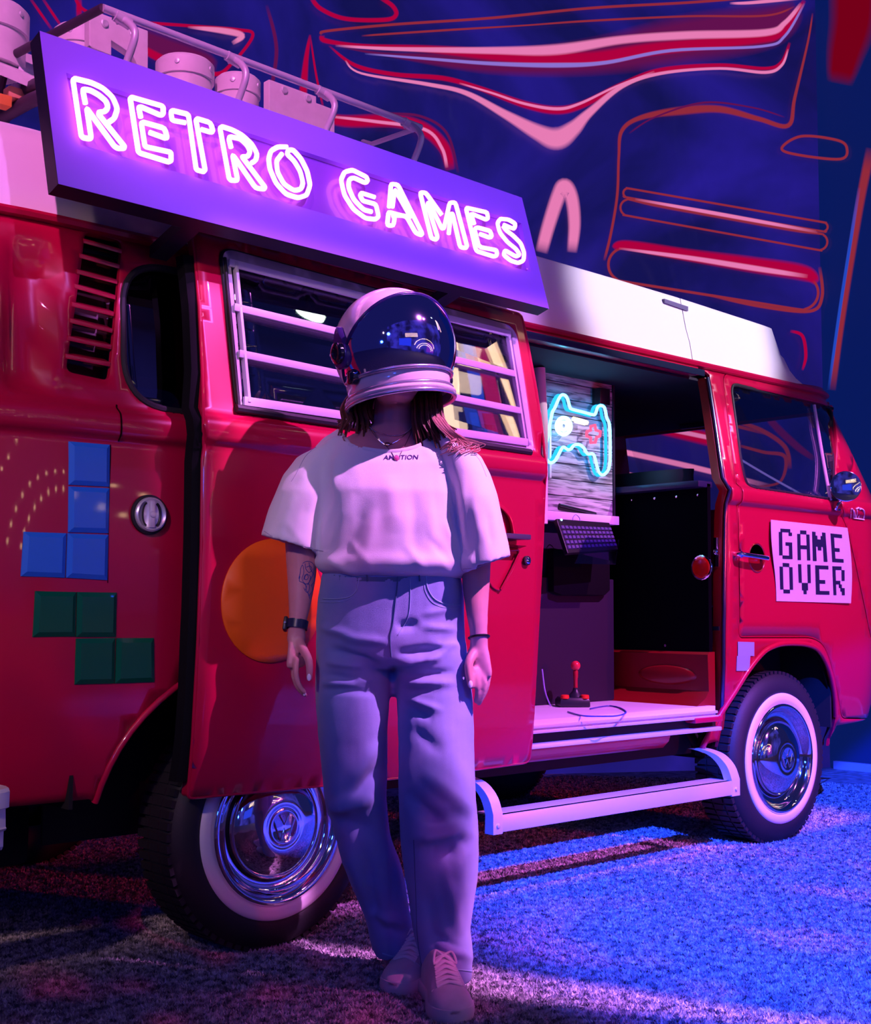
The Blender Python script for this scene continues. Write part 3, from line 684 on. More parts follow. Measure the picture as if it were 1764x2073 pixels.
MB().tube([p+Vector((0,0.004,0)) for p in q], 0.011, 10).build('wheel_arch_lip', RED, van)
q = [Vector((x, S(x, z)+0.002, z)) for x, z in arch_r]
MB().tube(q, 0.009, 10).build('wheel_arch_lip', RED, van)
# handle of the front door, in its dished recess
h = on(1530,1128); rc = MB(); R_ = []
for k in range(5):
    t = k/4; R_.append([h+Vector((0.068*(1-0.25*t)*math.cos(a), 0.004+0.018*math.sin(t*1.57)-0.006, 0.050*(1-0.25*t)*math.sin(a))) for a in np.linspace(0, 2*math.pi, 28)[:-1]])
rcm = mat('handle_recess', (0.25,0.0,0.006), 0.25, coat=0.8)
MB().lathe([(0.0,0.058),(0.0025,0.054),(-0.004,0.046),(-0.008,0.03),(-0.009,0.002)], h+Vector((0.01,0,-0.002)), (0,-1,0), 40).build('handle_dish', rcm, fdoor)
a = on(1503,1122,-0.035); b = on(1557,1130,-0.035)
MB().tube(cat([a+Vector((0,0.03,0)), a+Vector((0.006,0.006,0)), (a+b)/2, b+Vector((-0.004,0.004,0)), b+Vector((0,0.026,0))], 5), (0.0095), 10).lathe([(0.0,0.014),(0.03,0.013),(0.034,0.009),(0.034,0.001)], a+Vector((0.006,0.036,0)), (0,-1,0), 20).build('door_handle', CHROME, fdoor)
# ---- front: nose and windscreen surround
def nose(z): return 3.30 if z < 1.38 else 3.30-0.27*(z-1.38)/0.44
zn = [0.44,0.6,0.8,1.0,1.2,1.3,1.38,1.42]
def nring(z):
    xe = fx1-(0.0 if z < 1.38 else 0.22*(z-1.38)/0.44); y1 = S(xe, z); out = []
    for k in range(8):
        t = k/7; out.append(Vector((xe+0.05*math.sin(t*1.57), y1+(0.91-y1)*t, z)))
    return out+[Vector((v.x, 1.82-v.y, z)) for v in out[::-1][1:]]
vs = []; fs = []
for z in zn: vs += nring(z)
n = len(nring(1.0))
for i in range(len(zn)-1):
    for k in range(n-1): fs.append((i*n+k, i*n+k+1, (i+1)*n+k+1, (i+1)*n+k))
from_py('nose_panel', vs, fs, RED, van, smooth=True)
MB().tube([(3.20,0.30,1.82),(3.21,0.9,1.82),(3.20,1.52,1.82)], 0.02, 10).build('windscreen_header', RED, van)
vs = [(3.415,0.33,1.42),(3.46,0.91,1.42),(3.415,1.49,1.42),(3.21,1.49,1.81),(3.25,0.91,1.81),(3.21,0.33,1.81)]
from_py('windscreen', vs, [(0,1,4,5),(1,2,3,4)], GLASS, van, smooth=True)
# wing mirror
mh = on(1712, 985, -0.09)
MB().lathe([(-0.02,0.02),(-0.016,0.05),(0.0,0.062),(0.01,0.063),(0.012,0.058)], mh, Vector((-0.75,-0.65,0)), 32).build('mirror_housing', CHROME, van)
MB().lathe([(0.009,0.058),(0.0105,0.056),(0.0105,0.002)], mh, Vector((-0.75,-0.65,0)), 32).build('mirror_glass', mat('mirror_face', (0.5,0.55,0.7), 0.03, metal=1.0), van)
MB().tube(cat([mh+Vector((0.0,0.02,-0.055)), mh+Vector((-0.01,0.04,-0.09)), on(1700,1032,0.0)], 5), 0.006, 8).build('mirror_arm', CHROME, van)

# ---- far side, rear and inner shell
def farS(z): return 1.82-prof(z)
def far_panel():
    holes = [rounded([(-0.45,1.40),(0.65,1.40),(0.65,1.76),(-0.45,1.76)], 0.1), rounded([(0.85,1.40),(1.85,1.40),(1.85,1.76),(0.85,1.76)], 0.08), rounded([(2.05,1.40),(2.85,1.40),(2.75,1.76),(2.05,1.76)], 0.05)]
    out = [(-1.32,0.44),(3.40,0.44),(3.40,1.38),(3.18,1.83),(-1.32,1.83)]
    return panel('far_side_panel', out, holes, 0, 0.012, RED, van, sx=0.12, surf=lambda x, z: 1.82-S2(x, z))
far_panel()
MB().box((-1.33, 0.33, 0.44), (-1.30, 1.49, 1.83)).build('tail_panel', RED, van, smooth=0)
MB().box((-1.25, 0.34, 0.50), (3.20, 1.48, 0.515)).build('floor_pan', UNDER, van, smooth=0)
for bx_ in (((-1.25, 0.335, 0.40), (-0.55, 0.345, 0.52)), ((-0.55,0.335,0.30),(0.55,0.345,0.86)), ((-0.6,0.08,0.845),(0.6,0.34,0.86)), ((1.99,0.335,0.35),(2.85,0.345,0.84)), ((1.99,0.08,0.825),(2.80,0.34,0.84)), ((2.80,0.10,0.42),(2.81,0.34,0.82)), ((-0.6,0.10,0.42),(-0.59,0.34,0.84)), ((0.56,0.10,0.42),(0.57,0.34,0.84))):
    MB().box(*bx_).build('wheel_well', UNDER, van, smooth=0)
MB().box((-1.2, 0.5, 0.22), (-0.5, 1.3, 0.48)).build('engine_block', UNDER, van, bevel=0.03)
MB().tube([(0,0.2,0.32),(0,1.6,0.32)], 0.035, 12).tube([(2.4,0.2,0.32),(2.4,1.6,0.32)], 0.03, 12).build('axle', UNDER, van)
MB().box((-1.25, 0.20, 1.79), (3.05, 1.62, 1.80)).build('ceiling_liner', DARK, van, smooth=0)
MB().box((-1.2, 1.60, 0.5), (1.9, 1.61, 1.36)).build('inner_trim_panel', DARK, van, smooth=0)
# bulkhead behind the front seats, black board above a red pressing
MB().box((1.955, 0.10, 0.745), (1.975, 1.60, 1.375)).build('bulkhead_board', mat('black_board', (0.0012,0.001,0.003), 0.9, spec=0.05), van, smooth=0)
g = MB()
for yy, zz in ((0.14,1.335),(0.24,1.335),(0.345,1.335),(0.46,1.335),(0.30,0.765)):
    g.lathe([(0,0.006),(0.004,0.005),(0.005,0.001)], (1.955, yy, zz), (-1,0,0), 12)
g.build('bulkhead_screw', CHROME, van)['kind'] = 'stuff'
g = MB().rings([[(1.955,y,0.745),(1.945,y,0.735),(1.950,y,0.60),(1.93,y,0.575),(1.90,y,0.56),(1.86,y,0.541),(1.99,y,0.541),(1.99,y,0.745)] for y in np.linspace(0.10, 1.60, 10)])
g.build('bulkhead_base', mat('bulkhead_red', (0.22,0.002,0.006), 0.45, coat=0.3), van)
MB().rings([[Vector((1.949-0.010*math.sin(math.pi*t), 0.29+0.14*math.cos(a)*(1-0.4*t), 0.655+0.038*math.sin(a)*(1-0.4*t))) for a in np.linspace(0, 2*math.pi, 25)[:-1]] for t in (0,0.25,0.5)]).build('bulkhead_pressing', MATS['bulkhead_red'], van)
MB().box((1.90, 0.10, 1.36), (1.99, 0.62, 1.385)).build('bulkhead_ledge', mat('ledge_vinyl', (0.02,0.02,0.06), 0.3), van, bevel=0.006)
# seat behind the ledge
sb = MB().rings([[Vector((x+0.04*math.cos(a)*1.2, 0.56+0.33*math.copysign(abs(math.cos(b))**0.5, math.cos(b)), 0.95+0.50*t)) for a, b in [(k*2*math.pi/24, k*2*math.pi/24+math.pi/2) for k in range(24)]] for t, x in ((0,2.10),(0.4,2.08),(0.8,2.05),(0.95,2.045),(1.0,2.05))])
sb.build('seat_backrest', mat('seat_vinyl', (0.01,0.01,0.015), 0.5), van)
MB().box((2.10,0.25,0.75),(2.6,0.85,0.92)).build('seat_cushion', MATS['seat_vinyl'], van, bevel=0.03)
# red inner pillar at the front of the opening, with striker and reflector
JAMB = mat('jamb_red', (0.28,0.004,0.004), 0.4, coat=0.4)
vs = []; 
g = MB(); rr = []
for z in np.linspace(0.45, 1.80, 28):
    # follows the edge of the front panel
    xs = [p[0] for p in pil_top]; zs = [p[1] for p in pil_top]
    x = float(np.interp(z, zs, xs)); y = S(x, z)
    rr.append([(x+0.002,y+0.010,z),(x-0.010,y+0.016,z),(x-0.012,y+0.05,z),(x+0.03,y+0.05,z),(x+0.03,y+0.012,z)])
g.rings(rr).build('door_pillar', JAMB, van)
g = MB(); rr = []
for z in np.linspace(0.45, 1.80, 28):
    x = float(np.interp(z, zs, xs)); rr.append(Vector((x-0.004, S(x, z)+0.006, z)))
g.tube(rr, 0.006, 8).build('door_seal', mat('seal_blue_sheen', (0.02,0.03,0.08), 0.2, spec=0.9), van)
p = on(1460, 1118, 0.03)
MB().obox(p+Vector((-0.022,-0.004,-0.055)), (0.006,0,0), (0,0.022,0), (0,0,0.11)).lathe([(0,0.012),(0.014,0.010),(0.016,0.001)], p+Vector((-0.02,0.006,0.0)), (-1,-0.3,0), 16).build('latch_striker', CHROME, van, bevel=0.002)
p = Vector((1.953, 0.125, 1.06))
MB().lathe([(0,0.047),(0.006,0.047),(0.008,0.044)], p, (-1,0,0), 40).build('reflector_ring', CHROME, van)
MB().lathe([(0.004,0.044),(0.008,0.040),(0.010,0.03),(0.011,0.002)], p, (-1,0,0), 40).build('red_reflector', mat('reflector_red', (0.55,0.01,0.005), 0.15, coat=0.6, emit=(0.3,0.0,0.0), estr=0.12), van)
# inside mirror and its stalk
p = atx(1410, 852, 2.95)
MB().obox(p+Vector((0,-0.07,-0.03)), (0.025,0,0), (0,0.17,0), (0,0,0.07)).tube([p+Vector((0.01,0.02,0.03)), p+Vector((0.0,0.03,0.16))], 0.008, 8).build('inside_mirror', BLACK, van, bevel=0.004)

# ---- sliding door, slid back outside the body
DO = -0.092
def Sd(x, z):                                   # its skin, proud of the body
    return prof(z)+DO
def ond(px, py, off=0.0):
    y = YB
    for _ in range(14): p = at(px, py, y); y = Sd(p.x, p.z)+off
    return Vector((p.x, y, p.z))
def ondx(pts, off=0.0): return [(ond(a, b, off).x, ond(a, b, off).z) for a, b in pts]
d_out = ondx([(394,463),(1057,636),(1063,660),(1075,720),(1088,790),(1100,870),(1106,930),(1108,955),(1105,982),(1100,1100),(1092,1250),(1084,1400),(1078,1500),(1072,1543),(960,1558),(700,1586),(381,1616),(392,1500),(403,1300),(410,1100),(412,930),(415,905),(414,860),(411,750),(405,620)])
d_out = rounded(d_out, [0.02,0.03,0,0,0,0,0,0,0,0,0,0,0,0.02,0,0,0.015,0,0,0,0,0,0,0,0], 4)
dw = rounded(ondx([(443,502),(1039,662),(1078,915),(480,832)]), [0.045,0.05,0.02,0.035], 7)
sd = panel('sliding_door', d_out, [dw], 0.0, 0.035, RED, van, sx=0.03, surf=Sd)
rim_tube('door_edge', d_out, 0.004, 0.0048, RED, sd, sf=Sd); rim_tube('window_lip', dw, 0.002, 0.004, RED, sd, sf=Sd)
_e = sorted([(p[1], p[0]) for p in d_out if p[0] < -0.25 and 0.47 < p[1] < 1.82]); _z = np.linspace(0.47, 1.80, 40)
MB().rings([[(float(np.interp(z, [a for a, b in _e], [b for a, b in _e]))+dx_, Sd(0, z)+dy_, z) for dx_, dy_ in ((-0.006,0.010),(-0.022,0.018),(-0.024,0.05),(0.01,0.06),(0.01,0.012))] for z in _z]).build('door_edge_shade', mat('edge_shade_black', (0.004,0.004,0.006), 0.8, spec=0.15), sd)  # dark strip standing in for shade along the door's rear edge
# louvred window of the sliding door: outer frame, three louvre leaves each side, black seal
fr_in = rounded(ondx([(480,537),(1018,680),(1052,885),(505,805)]), 0.004, 2)
fr_in0 = rounded(ondx([(462,528),(1030,672),(1068,905),(487,822)]), 0.008, 2)
fm = panel('window_frame', dw, [fr_in0], -0.010, 0.022, LIGHTALU, sd, surf=Sd, sx=0.2, bev=0.002)
rim_tube('window_seal', dw, -0.002, 0.006, RUBBER, sd, sf=Sd)
q = [ond(478,826,-0.008), ond(600,845,-0.008), ond(1074,916,-0.008)]
MB().tube(q, 0.011, 8).build('lower_seal', RUBBER, sd)
q = [ond(455,522,-0.012), ond(470,680,-0.012), ond(484,824,-0.012)]
MB().tube(q, 0.005, 8).build('side_seal', RUBBER, sd)
def bar(a, b, wpx, off=-0.012, th=0.008, name='window_bar'):
    p = ond(*a, off); q = ond(*b, off); d = (q-p).normalized(); up = Vector((0,0,1)); up = (up-d*up.dot(d)).normalized()
    w = wpx*PXM(2.95); nrm = d.cross(up)
    if nrm.y > 0: nrm = -nrm
    return MB().obox(p-up*w/2, q-p, up*w, nrm*th).build(name, LIGHTALU, sd, bevel=0.0015)
# rails (across) and stiles (upright); centre mullion between the two banks of leaves
bar((462,532),(1032,677),18); bar((472,622),(1040,757),17); bar((482,716),(1053,832),17); bar((492,812),(1066,896),20)
bar((473,530),(500,816),18); bar((1027,680),(1060,893),15)
for k, (a, b) in enumerate((((470,537),(760,610)),((478,628),(768,697)),((487,722),(776,786)))):
    pass
gl = panel('window_glass', fr_in0, (), 0.006, 0.003, glass('louvre_glass', (0.35,0.36,0.42), 0.02, 0.16), sd, surf=Sd, sx=0.2)
# the louvre leaves themselves, each slightly tilted
for (a, b, c, d) in (((478,540),(1026,685),(1036,750),(486,617)), ((487,630),(1038,764),(1048,826),(495,709)), ((497,724),(1050,840),(1058,890),(503,806))):
    P = [ond(*a, -0.004), ond(*b, -0.004), ond(*c, -0.012), ond(*d, -0.012)]
    nrm = (P[1]-P[0]).cross(P[3]-P[0]).normalized()*0.003
    MB().add(P+[p+nrm for p in P], [(0,1,2,3),(7,6,5,4),(0,4,5,1),(1,5,6,2),(2,6,7,3),(3,7,4,0)]).build('louvre_pane', MATS.get('lg') or GLASS, sd, smooth=0)
# handle group: dished recess, lever, grey pull, push button
a, b = ond(1000,1018,-0.006), ond(1043,1085,-0.006)
MB().tube(cat([ond(985,1012,-0.003), ond(1010,1022,-0.006), ond(1032,1045,-0.010), ond(1040,1075,-0.012), ond(1040,1090,-0.012)], 6), 0.011, 10, flat=0.6).build('handle_lever', RED, sd)
p = ond(1024,1090,-0.004)
MB().obox(p+Vector((-0.06,-0.055,-0.004)), (0.115,0,0), (0,0.055,0), (0,0,0.016)).build('pull_handle', mat('pull_grey', (0.07,0.07,0.10), 0.35), sd, bevel=0.004)
p = ond(1028,1110,0)
MB().rings([[p+Vector((-0.035,-0.004,0.0)),p+Vector((0.045,-0.004,0.0)),p+Vector((0.045,0.0,0.0)),p+Vector((-0.035,0.0,0.0))],[p+Vector((-0.045,-0.034,0.008)),p+Vector((0.05,-0.034,0.008)),p+Vector((0.05,0.0,0.012)),p+Vector((-0.045,0.0,0.012))]]).build('handle_base', JAMB, sd)
rc = rounded(ondx([(985,1120),(1052,1112),(1040,1150),(1012,1196),(996,1190),(975,1150)]), 0.02, 4)
pl = [Vector((x, Sd(x, z)-0.003, z)) for x, z in rc]
MB().tube(pl, 0.0035, 8, closed=True).build('dish_rim', RED, sd)
MB().tube([ond(1050,1122,-0.008), ond(1035,1155,-0.008), ond(1014,1194,-0.008)], 0.006, 8, flat=0.5).build('dish_edge', MATS['red_paint'], sd)
p = ond(1065,1135,-0.002)
MB().lathe([(0,0.0145),(0.008,0.0145),(0.009,0.012)], p, (0,-1,0), 24).build('lock_bezel', RUBBER, sd)
MB().lathe([(0.006,0.011),(0.011,0.010),(0.013,0.006),(0.0135,0.001)], p, (0,-1,0), 24).build('lock_button', CHROME, sd)
# orange dot stuck on the sliding door
cpx = ondx([(553,1088)])[0]; cc = ondx([(565,1215)])[0]; cl = ondx([(448,1183)])[0]
rad = 0.158; cx_ = cl[0]+rad; cz_ = ondx([(553,1216)])[0][1]
disc = [(cx_+rad*math.cos(t), cz_+rad*math.sin(t)) for t in np.linspace(0, 2*math.pi, 65)[:-1]]
dd = panel('orange_disc_sticker', disc, (), -0.004, 0.003, mat('orange_vinyl', (0.95,0.13,0.005), 0.5), None, surf=Sd, sx=0.05)
tagit(dd, 'large round orange sticker on the lower sliding door beside the person', 'sticker')

# ---- side step: bar on curved brackets
q0 = at(1015,1648,-0.0); q1 = at(1473,1583,0.0); q0b = at(1001,1676,0.0); q1b = at(1492,1593,0.0)
x0_, x1_ = 0.745, 1.955; zt = 0.283; zb = 0.232
MB().box((x0_, -0.005, zb), (x1_, 0.020, zt)).box((x0_, -0.002, zt-0.006), (x1_, 0.10, zt)).build('side_step', ALU, van, bevel=0.003)
def bracket(x, s_, wide):
    g = MB(); pts = [(0.0,zb-0.004),(0.0,zt+0.004),(0.02,zt+0.05),(0.06,zt+0.085),(0.11,zt+0.10),(0.16,zt+0.105)]
    inn = [(p[0]+0.028, p[1]-0.004) for p in pts]
    inn[0] = (0.030, zb-0.004)
    c = cat([Vector((0, a, b)) for a, b in pts[1:]], 4); d_ = cat([Vector((0, a, b)) for a, b in inn[1:]], 4)
    L = [Vector((0, pts[0][0], pts[0][1]))]+c; K = [Vector((0, inn[0][0], inn[0][1]))]+d_
    rr = [[Vector((x, a.y-0.006, a.z)), Vector((x+wide, a.y-0.006, a.z)), Vector((x+wide, b.y, b.z)), Vector((x, b.y, b.z))] for a, b in zip(L, K)]
    g.rings(rr); g.lathe([(0,0.008),(0.005,0.006),(0.006,0.001)], (x+wide/2, -0.006, zb+0.02), (0,-1,0), 12)
    return g.build('step_bracket', ALU, van)
bracket(x0_-0.035, -1, 0.04); bracket(x1_-0.02, 1, 0.05)
MB().rings([[Vector((x1_-0.02+w_, 0.16+0*h_, zt+0.105)), Vector((x1_+0.03+w_, 0.16, zt+0.105)), Vector((x1_+0.03+w_, 0.20, zt+0.16)), Vector((x1_-0.02+w_, 0.20, zt+0.16))] for w_, h_ in ((0,0),(0.02,0))]).build('step_support', UNDER, van)
# small script and grey tape squares on the front wing
tp = MB()
for pp in ([(1494,1299),(1527,1300),(1527,1328),(1494,1328)], [(1492,1328),(1519,1328),(1517,1358),(1491,1358)]):
    q = [on(a, b, -0.002) for a, b in pp]; q2 = [v+Vector((0,-0.0015,0)) for v in q]; tp.add(q+q2, [(0,3,2,1),(4,5,6,7),(0,1,5,4),(1,2,6,5),(2,3,7,6),(3,0,4,7)])
tp = tp.build('block_sticker', mat('silver_blue_vinyl', (0.30,0.45,0.75), 0.5), None, smooth=0); tagit(tp, 'pale blue stepped sticker between the door opening and the front wheel arch', 'sticker')
# ================================================================ ROOF, RACK, SIGN
def roofsec(x, top=2.17, ins=0.0):
    yb = S(min(x, 3.0), 1.84)+0.015+ins
    return yb
def roof(name, xs, secf, m, parent, smooth=35):
    return MB().rings([[Vector(p) for p in secf(x)] for x in xs]).build(name, m, parent, smooth=smooth)
def rear_sec(x):
    yb = S(x, 1.84)+0.012; t = max(0, -0.95-x)/0.4; dz = -0.10*t*t
    h = [(yb,1.858),(yb+0.004,1.90),(yb+0.022,1.935),(yb+0.026,1.975),(yb+0.045,2.005),(yb+0.052,2.035+dz),(yb+0.075,2.075+dz),(yb+0.14,2.118+dz),(yb+0.25,2.150+dz),(0.91,2.175+dz)]
    o = [(x, y, z) for y, z in h]; o += [(x, 1.82-y, z) for y, z in h[::-1][1:]]; return o
roof('roof_rear_shell', [-1.34,-1.30,-1.2,-1.1,-1.0,-0.9,-0.8,-0.65,-0.5,-0.3,-0.1,0.1,0.3,0.5,0.70], rear_sec, WHITE, van)
def front_top(x):                               # height of the pop-up roof along its length
    return float(np.interp(x, [0.6,1.05,1.9,2.0,2.60,2.66], [2.128,2.126,2.120,2.117,2.100,2.095]))
def front_sec(x):
    yb = S(min(x, 2.9), 1.84)+0.012; zt = front_top(x)
    h = [(yb,1.862),(yb+0.012,1.93),(yb+0.03,1.99),(0.235 if x < 2.9 else 0.25,zt-0.006),(0.245,zt),(0.30,zt+0.006),(0.91,zt+0.02)]
    o = [(x, y, z) for y, z in h]; o += [(x, 1.82-y, z) for y, z in h[::-1][1:]]; return o
roof('pop_up_roof', [0.705,0.9,1.2,1.6,1.98], front_sec, WHITE, van, smooth=25)
def front_sec2(x):
    o = front_sec(x); t = max(0, (x-2.62)/0.34)
    return o
# forward shell: its nose slopes down over the cab
fs_ = []
for x, zs in ((1.985,None),(2.3,None),(2.58,None),(2.62,None)):
    fs_.append([Vector(p) for p in front_sec(x)])
last = fs_[-1]
for k, (dx, kz) in enumerate(((0.05,0.55),(0.075,0.50),(0.13,0.25),(0.17,0.03))):
    fs_.append([Vector((2.62+dx+0.10*(1-abs(v.y-0.91)/0.8), v.y, 1.862+(v.z-1.862)*kz)) for v in last])
MB().rings(fs_).build('cab_roof_shell', WHITE, van, smooth=25)
# moulded hand slot, its recess shade put into a dark colour
p = [on(1344,606,0.0), on(1393,622,0.0), on(1393,630,0.0), on(1344,613,0.0)]
sl = [at(a, b, 0.222) for a, b in ((1344,605),(1392,621),(1392,630),(1345,613))]
g = MB(); q2 = [v+Vector((0,-0.006,0.002)) for v in sl]
g.add([v+Vector((0,-0.004,0)) for v in sl]+[v+Vector((0,0.03,0)) for v in sl], [(0,3,2,1),(4,5,6,7),(0,1,5,4),(1,2,6,5),(2,3,7,6),(3,0,4,7)])
g.build('roof_hand_slot', mat('slot_shade', (0.12,0.10,0.20), 0.6), van, smooth=0)

# ---- roof rack
rk = empty('roof_rack', (0.0, 0.5, 2.17), 'tubular steel roof rack on the van roof behind the lit sign', 'rack')
YR = 0.16
def R3(px, py, y=YR): return at(px, py, y)
RR = 0.0105
c0 = R3(208,16); c1 = R3(852,258)
far0 = at(60, 98, 0.62); far1 = at(-60, 160, 0.95)
MB().tube([c0, c1], RR, 12).build('top_rail', CHROME if 0 else mat('rack_steel', (0.75,0.72,0.82), 0.35, metal=0.25), rk)
RS = MATS['rack_steel']; RD = mat('rack_dark', (0.05,0.03,0.06), 0.5)
MB().tube([c0, at(0,126,0.60), at(-120,190,0.85)], RR*1.1, 12).build('rear_rail', RD, rk)
def post(top, bot, bow):
    a = R3(*top); b = at(*bot, YR-0.02); m_ = (a+b)/2+Vector((0.01,-0.035,0.01))*bow
    MB().tube(cat([a+Vector((-0.012,0.01,0.0)), a+Vector((0.004,-0.012,-0.004)), m_, b], 6), RR*0.95, 10).build('post', RS, rk)
    MB().tube([a+Vector((-0.022,0,0.007)), a+Vector((0.022,0,-0.004))], 0.0145, 12).build('clamp', RS, rk)
post((248,42), (257,125), 1); post((473,122), (482,205), 1); post((655,190), (660,265), 1); post((828,254), (838,325), 1)
MB().tube([at(838,262,YR+0.01), at(752,292,0.42)], RR*0.8, 8).tube([at(752,292,0.42), at(735,287,0.5)], RR*0.8, 8).build('cross_bar', RS, rk)
MB().tube([at(0,250,0.75), at(25,196,0.62), at(90,168,0.45)], 0.022, 10).tube([at(-30,255,0.75), at(60,205,0.5), at(100,188,0.42)], 0.02, 10).build('lower_rail', RD, rk)
MB().tube([at(12,138,0.6), at(-10,230,0.62)], RR, 8).build('rear_post', RD, rk)
# ---- white building-toy blocks and drums carried on the rack
def plate(name, pts, y, th, label, group, screws=(), notch=None):
    q = [at(a, b, y) for a, b in pts]; n_ = len(q); d = Vector((0.02,1,0)).normalized()*th
    e = empty(name, sum(q, Vector())/n_, label, 'board', group)
    MB().add(q+[v+d for v in q], [tuple(range(n_))[::-1], tuple(range(n_, 2*n_))]+[(i, (i+1) % n_, n_+(i+1) % n_, n_+i) for i in range(n_)]).build('board', WHITE2, e, smooth=0, bevel=0.003)
    for a, b in screws:
        c = at(a, b, y); MB().lathe([(0.0,0.0115),(0.003,0.011),(0.0045,0.008),(0.0035,0.004),(0.0035,0.001)], c, (0,-1,0), 20).build('screw', ALU, e)
    return e
def drum(px, py, rpx, y, hgt, label, group='white drums carried on the roof rack', tilt=0, name='white_drum'):
    c = at(px, py, y); r = rpx*PXM((c-CAM).dot(FW))
    e = empty(name, c-Vector((0,0,hgt)), label, 'drum', group)
    MB().lathe([(-hgt,r*0.93),(-0.45*hgt,r*0.93),(-0.44*hgt,r),(-0.01,r),(0,r-0.01),(0,0.002)], c, (0,0,1), 56).build('shell', WHITE2, e, bevel=0)
    for t in (3.9, 5.2):
        MB().lathe([(0,0.008),(0.003,0.007),(0.004,0.001)], c+Vector((r*math.cos(t), r*math.sin(t), -0.03)), (math.cos(t), math.sin(t), 0), 12).build('bolt', ALU, e)
    return e
plate('white_board', [(181,18),(300,62),(300,175),(268,110),(226,82),(226,112),(181,95)], 0.30, 0.03, 'white notched board with two screws at the rear corner of the rack', 'white boards on the roof', [(212,48),(270,70)])
plate('white_board', [(545,160),(641,195),(641,208),(678,222),(678,300),(545,240)], 0.27, 0.03, 'white board with two screws near the front end of the rack', 'white boards on the roof', [(576,183),(624,200)])
drum(375, 128, 59, 0.42, 0.13, 'large white drum in the middle of the rack, behind the sign')
drum(482, 160, 46, 0.40, 0.13, 'smaller white drum beside the large drum on the rack')
drum(160, 62, 50, 0.60, 0.13, 'pinkish white drum behind the notched board on the rack')
drum(-25, 20, 82, 0.62, 0.17, 'tall white drum cut by the upper left picture corner')
# ledge board under the corner drum, bits of bricks below it
q = MB().rings([[at(-80,95,0.5), at(90,165,0.5), at(90,120,0.9), at(-80,60,0.9)], [at(-80,118,0.5), at(90,190,0.5), at(90,150,0.9), at(-80,85,0.9)]]).build('white_shelf_board', WHITE2, None, smooth=0, bevel=0.003)
tagit(q, 'white shelf board under the tall drum at the upper left', 'board', 'white boards on the roof')
for i, (a, b, m_) in enumerate((((50,152),(0.05,0.03,0.03),(0.7,0.65,0.75)), ((62,182),(0.05,0.04,0.03),(0.75,0.22,0.05)), ((28,192),(0.045,0.04,0.03),(0.75,0.35,0.2)), ((4,206),(0.04,0.04,0.03),(0.75,0.25,0.05)), ((31,184),(0.02,0.03,0.035),(0.4,0.35,0.6)))):
    c = at(*a, 0.55); g = MB().box(c-Vector(b)*0.5, c+Vector(b)*0.5)
    o = g.build('small_brick', mat('brick_%d' % i, m_, 0.5), None, bevel=0.003)
    tagit(o, ['pale lilac small block lying under the rack at the left', 'orange small block on the left rear of the roof', 'peach small block left of the orange one', 'orange small block at the very left edge of the roof', 'thin violet small block between peach and orange ones'][i], 'block', 'small blocks on the rear of the roof')

# ---- neon sign
SB, ST = -0.08, 0.03
sBL = at(118,372,SB); sBR = at(1112,625,SB); sTL = at(80,62,ST); sTR = at(1057,400,ST)
SX = (sBR-sBL).normalized(); SN = SX.cross(sTL-sBL).normalized()
if SN.y > 0: SN = -SN
def sp(px, py, o=0.0): return atp(px, py, sBL+SN*o, SN)
sign = empty('neon_sign', (sBL+sBR)/2, 'violet sign board on the van roof with glowing pink neon lettering RETRO GAMES', 'sign')
SIGNM = mat('sign_face', (0.20,0.10,0.66), 0.55, bump=0.1, bump_scale=900)
SIGNE = mat('sign_edge', (0.01,0.008,0.02), 0.5)
out = [sp(80,62), sp(1057,400), sp(1112,625), sp(118,372)]; inn = [sp(134,147), sp(1056,452), sp(1075,551), sp(163,293)]
g = MB(); bk = SN*(-0.016)
g.add(out+inn+[v+bk for v in inn], [(0,4,5,1),(1,5,6,2),(2,6,7,3),(3,7,4,0),(4,8,9,5),(5,9,10,6),(6,10,11,7),(7,11,8,4)])
g.build('face_frame', SIGNM, sign, smooth=0)
TH = SN*(-0.05)
g = MB(); o2 = [v+SN*(-0.0015) for v in out]
g.add(o2+[v+TH for v in out], [(4,5,6,7),(0,1,5,4),(1,2,6,5),(2,3,7,6),(3,0,4,7)]); g.build('sign_case', SIGNE, sign, smooth=0)
i2 = [v+bk*0.98 for v in inn]; i3 = [v+SN*(-0.022) for v in inn]
MB().add(i2+i3, [(0,1,2,3),(7,6,5,4),(0,4,5,1),(1,5,6,2),(2,6,7,3),(3,7,4,0)]).build('backing_panel', mat('sign_backing', (0.16,0.05,0.42), 0.35, coat=0.3), sign, smooth=0)
for a, b in ((138,151),(661,320),(1068,545),(390,222)):
    MB().lathe([(0,0.0045),(0.003,0.004),(0.004,0.001)], sp(a, b, -0.012), SN, 12).build('stud', CHROME, sign)
MB().obox(sBL+SX*0.35+SN*(-0.05), SX*0.05, SN*(-0.16), Vector((0,0,0.03))).build('bracket', SIGNE, sign); MB().obox(sBL+SX*1.25+SN*(-0.05), SX*0.05, SN*(-0.16), Vector((0,0,0.03))).build('bracket', SIGNE, sign)
NEON = emis('neon_pink', (1.0, 0.20, 0.72), 6.0)
ZA = lambda x, y: (x/5.5125+130, y/5.5125+140); ZBb = lambda x, y: (x/4.9+420, y/4.9+240); ZC = lambda x, y: (x/5.188+760, y/5.188+350)
